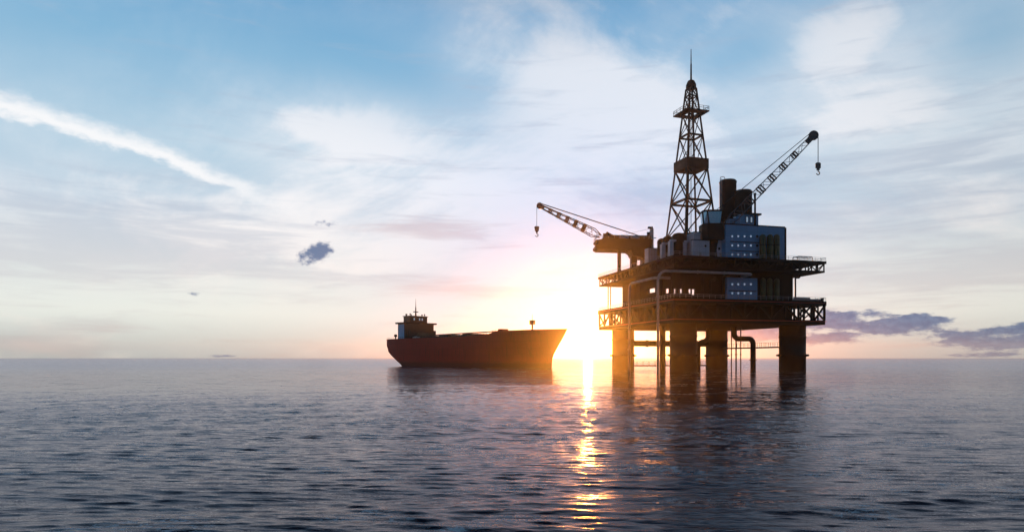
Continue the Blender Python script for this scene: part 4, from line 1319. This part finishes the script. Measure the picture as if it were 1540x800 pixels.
for k in range(6):
    y_ = -HB + 4.2 + k * 1.9
    w_ = MB().box(S1 - 0.698, S1 - 0.64, y_, y_ + 0.8, zw0 + 1.4, zw0 + 2.6).build('window', 'port' if k in (1, 3, 4) else 'portd', br)
for k in range(3):
    x_ = S0 + 1.3 + k * 1.7
    MB().box(x_, x_ + 1.0, -HB + 3.33, -HB + 3.398, zw0 + 1.4, zw0 + 2.6).build('window', 'portd', br)
MB().box(S1 + 0.003, S1 + 1.6, -3, 8.5, zs(506, 20), zs(500.5, 20)).build('deck_shelter', 'shipgreen', ship)
sc_ = MB().tube((18, 0, zw1 + 0.35), (18, 0, zs(462, 18)), 0.5, 0.28, 8).tube((18, 0, zs(462, 18)), (18, 0, zs(449, 18)), 0.2, 0.05, 8)
mst = sc_.build('radar_mast', 'shiphouse', ship)
MB().box(17.6, 18.4, -1.6, 1.6, zs(469.5, 18), zs(468.3, 18)).build('radar_bar', 'shiphouse', mst)
for (x_, y_, r_, h_) in ((16.0, -5.2, 0.7, 1.3), (17.5, -3.6, 0.4, 1.6), (20, 3.0, 0.5, 1.1), (20.3, 4.6, 0.4, 1.4), (16.2, -1.8, 0.35, 1.2)):
    MB().lathe([(r_ * 0.5, 0), (r_ * 0.5, h_ * 0.4), (r_, h_ * 0.5), (r_ * 0.9, h_ * 0.9), (0.05, h_)], (x_, y_, zw1 + 0.352), 10).build('antenna_dome', 'shiphouse', br)
# mooring winch / vent at the stern
MB().lathe([(0.35, 0), (0.35, 1.3), (0.95, 1.5), (0.95, 2.5), (0.5, 2.8)], (s_for(595, -6.5), -6.5, 14.4 + 1.3), 12).tube((s_for(595, -6.5), -6.5, 14.3), (s_for(595, -6.5), -6.5, 15.8), 0.3).build('deck_vent', 'shiphouse', ship)
for sgn in (-1, 1):
    rl = MB(); pts_ = [(r_[-1][0], sgn * (r_[-1][1] - 0.2), r_[-1][2]) for r_ in rows[::1] if r_[-1][0] < 100]
    for a_, b_ in zip(pts_[:-1], pts_[1:]):
        rl.tube(a_, (a_[0], a_[1], a_[2] + 1.0), 0.06, n=5); rl.tube((a_[0], a_[1], a_[2] + 1.0), (b_[0], b_[1], b_[2] + 1.0), 0.05, n=5)
    rl.build('railing', 'shiphouse', ship)
# cargo hatches and piping along the deck
for k in range(6):
    x0 = 30 + k * 9.8
    z_ = deckz(x0) - 1.1
    ht_ = (2.5, 1.9, 2.7, 2.2, 2.6, 2.0)[k]
    hc = MB().box(x0, x0 + 7.4, -8.0, 8.0, z_, z_ + ht_).build('cargo_hatch', 'shipdeck', ship)
    g_ = MB()
    for j in range(5): g_.box(x0 + 0.6 + j * 1.5, x0 + 0.8 + j * 1.5, -7.9, 7.9, z_ + ht_, z_ + ht_ + 0.18)
    g_.build('hatch_rib', 'shipdeck', hc)
    MB().lathe([(0.3, 0), (0.3, 1.7), (0.6, 1.9), (0.1, 2.3)], (x0 + 8.5, -5.5, z_), 10).build('deck_vent', 'shiphouse', ship)
MB().box(23.8, 28.6, -6, 6, 14.4, 16.6).build('pump_house', 'shipdeck', ship)
MB().path([(26.5, -8.2, 16.2), (33, -8.2, 16.3)], 0.28, 8).path([(26.5, -7.4, 16.6), (33, -7.4, 16.7)], 0.28, 8).build('cargo_pipe', 'white', ship)
MB().path([(36, 0, 17.6), (92, 0, 18.3)], 0.3, 8).build('cargo_pipe', 'shipdeck', ship)
s_f = s_for(757, -7); MB().box(s_f - 1.8, s_f + 1.4, -9, -5, deckz(s_f) - 1.1, deckz(s_f) + 1.2).build('windlass_house', 'hull', ship)
s_f = s_for(800.5)
fm = MB().tube((s_f, 0, deckz(s_f) - 1.1), (s_f, 0, zs(488, s_f)), 0.42, n=10).tube((s_f, 0, zs(481.5, s_f)), (s_f, 0, zs(472.5, s_f)), 0.12, 0.07, 6).build('foremast', 'shiphouse', ship)
MB().box(s_f - 1.0, s_f + 1.0, -1.0, 1.0, zs(488, s_f), zs(481.5, s_f)).build('lantern_house', 'shiphouse', fm)

# ------------------------------------------------------------------ evening haze
hz = MB().box(-6100, 6100, -6100, 6100, -5.1, 126.0)
m = bpy.data.materials.new('evening_haze'); m.use_nodes = True
t = m.node_tree; t.nodes.clear()
o_ = t.nodes.new('ShaderNodeOutputMaterial'); pv = t.nodes.new('ShaderNodeVolumePrincipled')
pv.inputs['Color'].default_value = (0.95, 0.90, 0.86, 1)
pv.inputs['Density'].default_value = 0.000082
pv.inputs['Anisotropy'].default_value = 0.92
t.links.new(pv.outputs[0], o_.inputs['Volume'])
ho = hz.build('haze', m)
struct(ho, 'stuff')
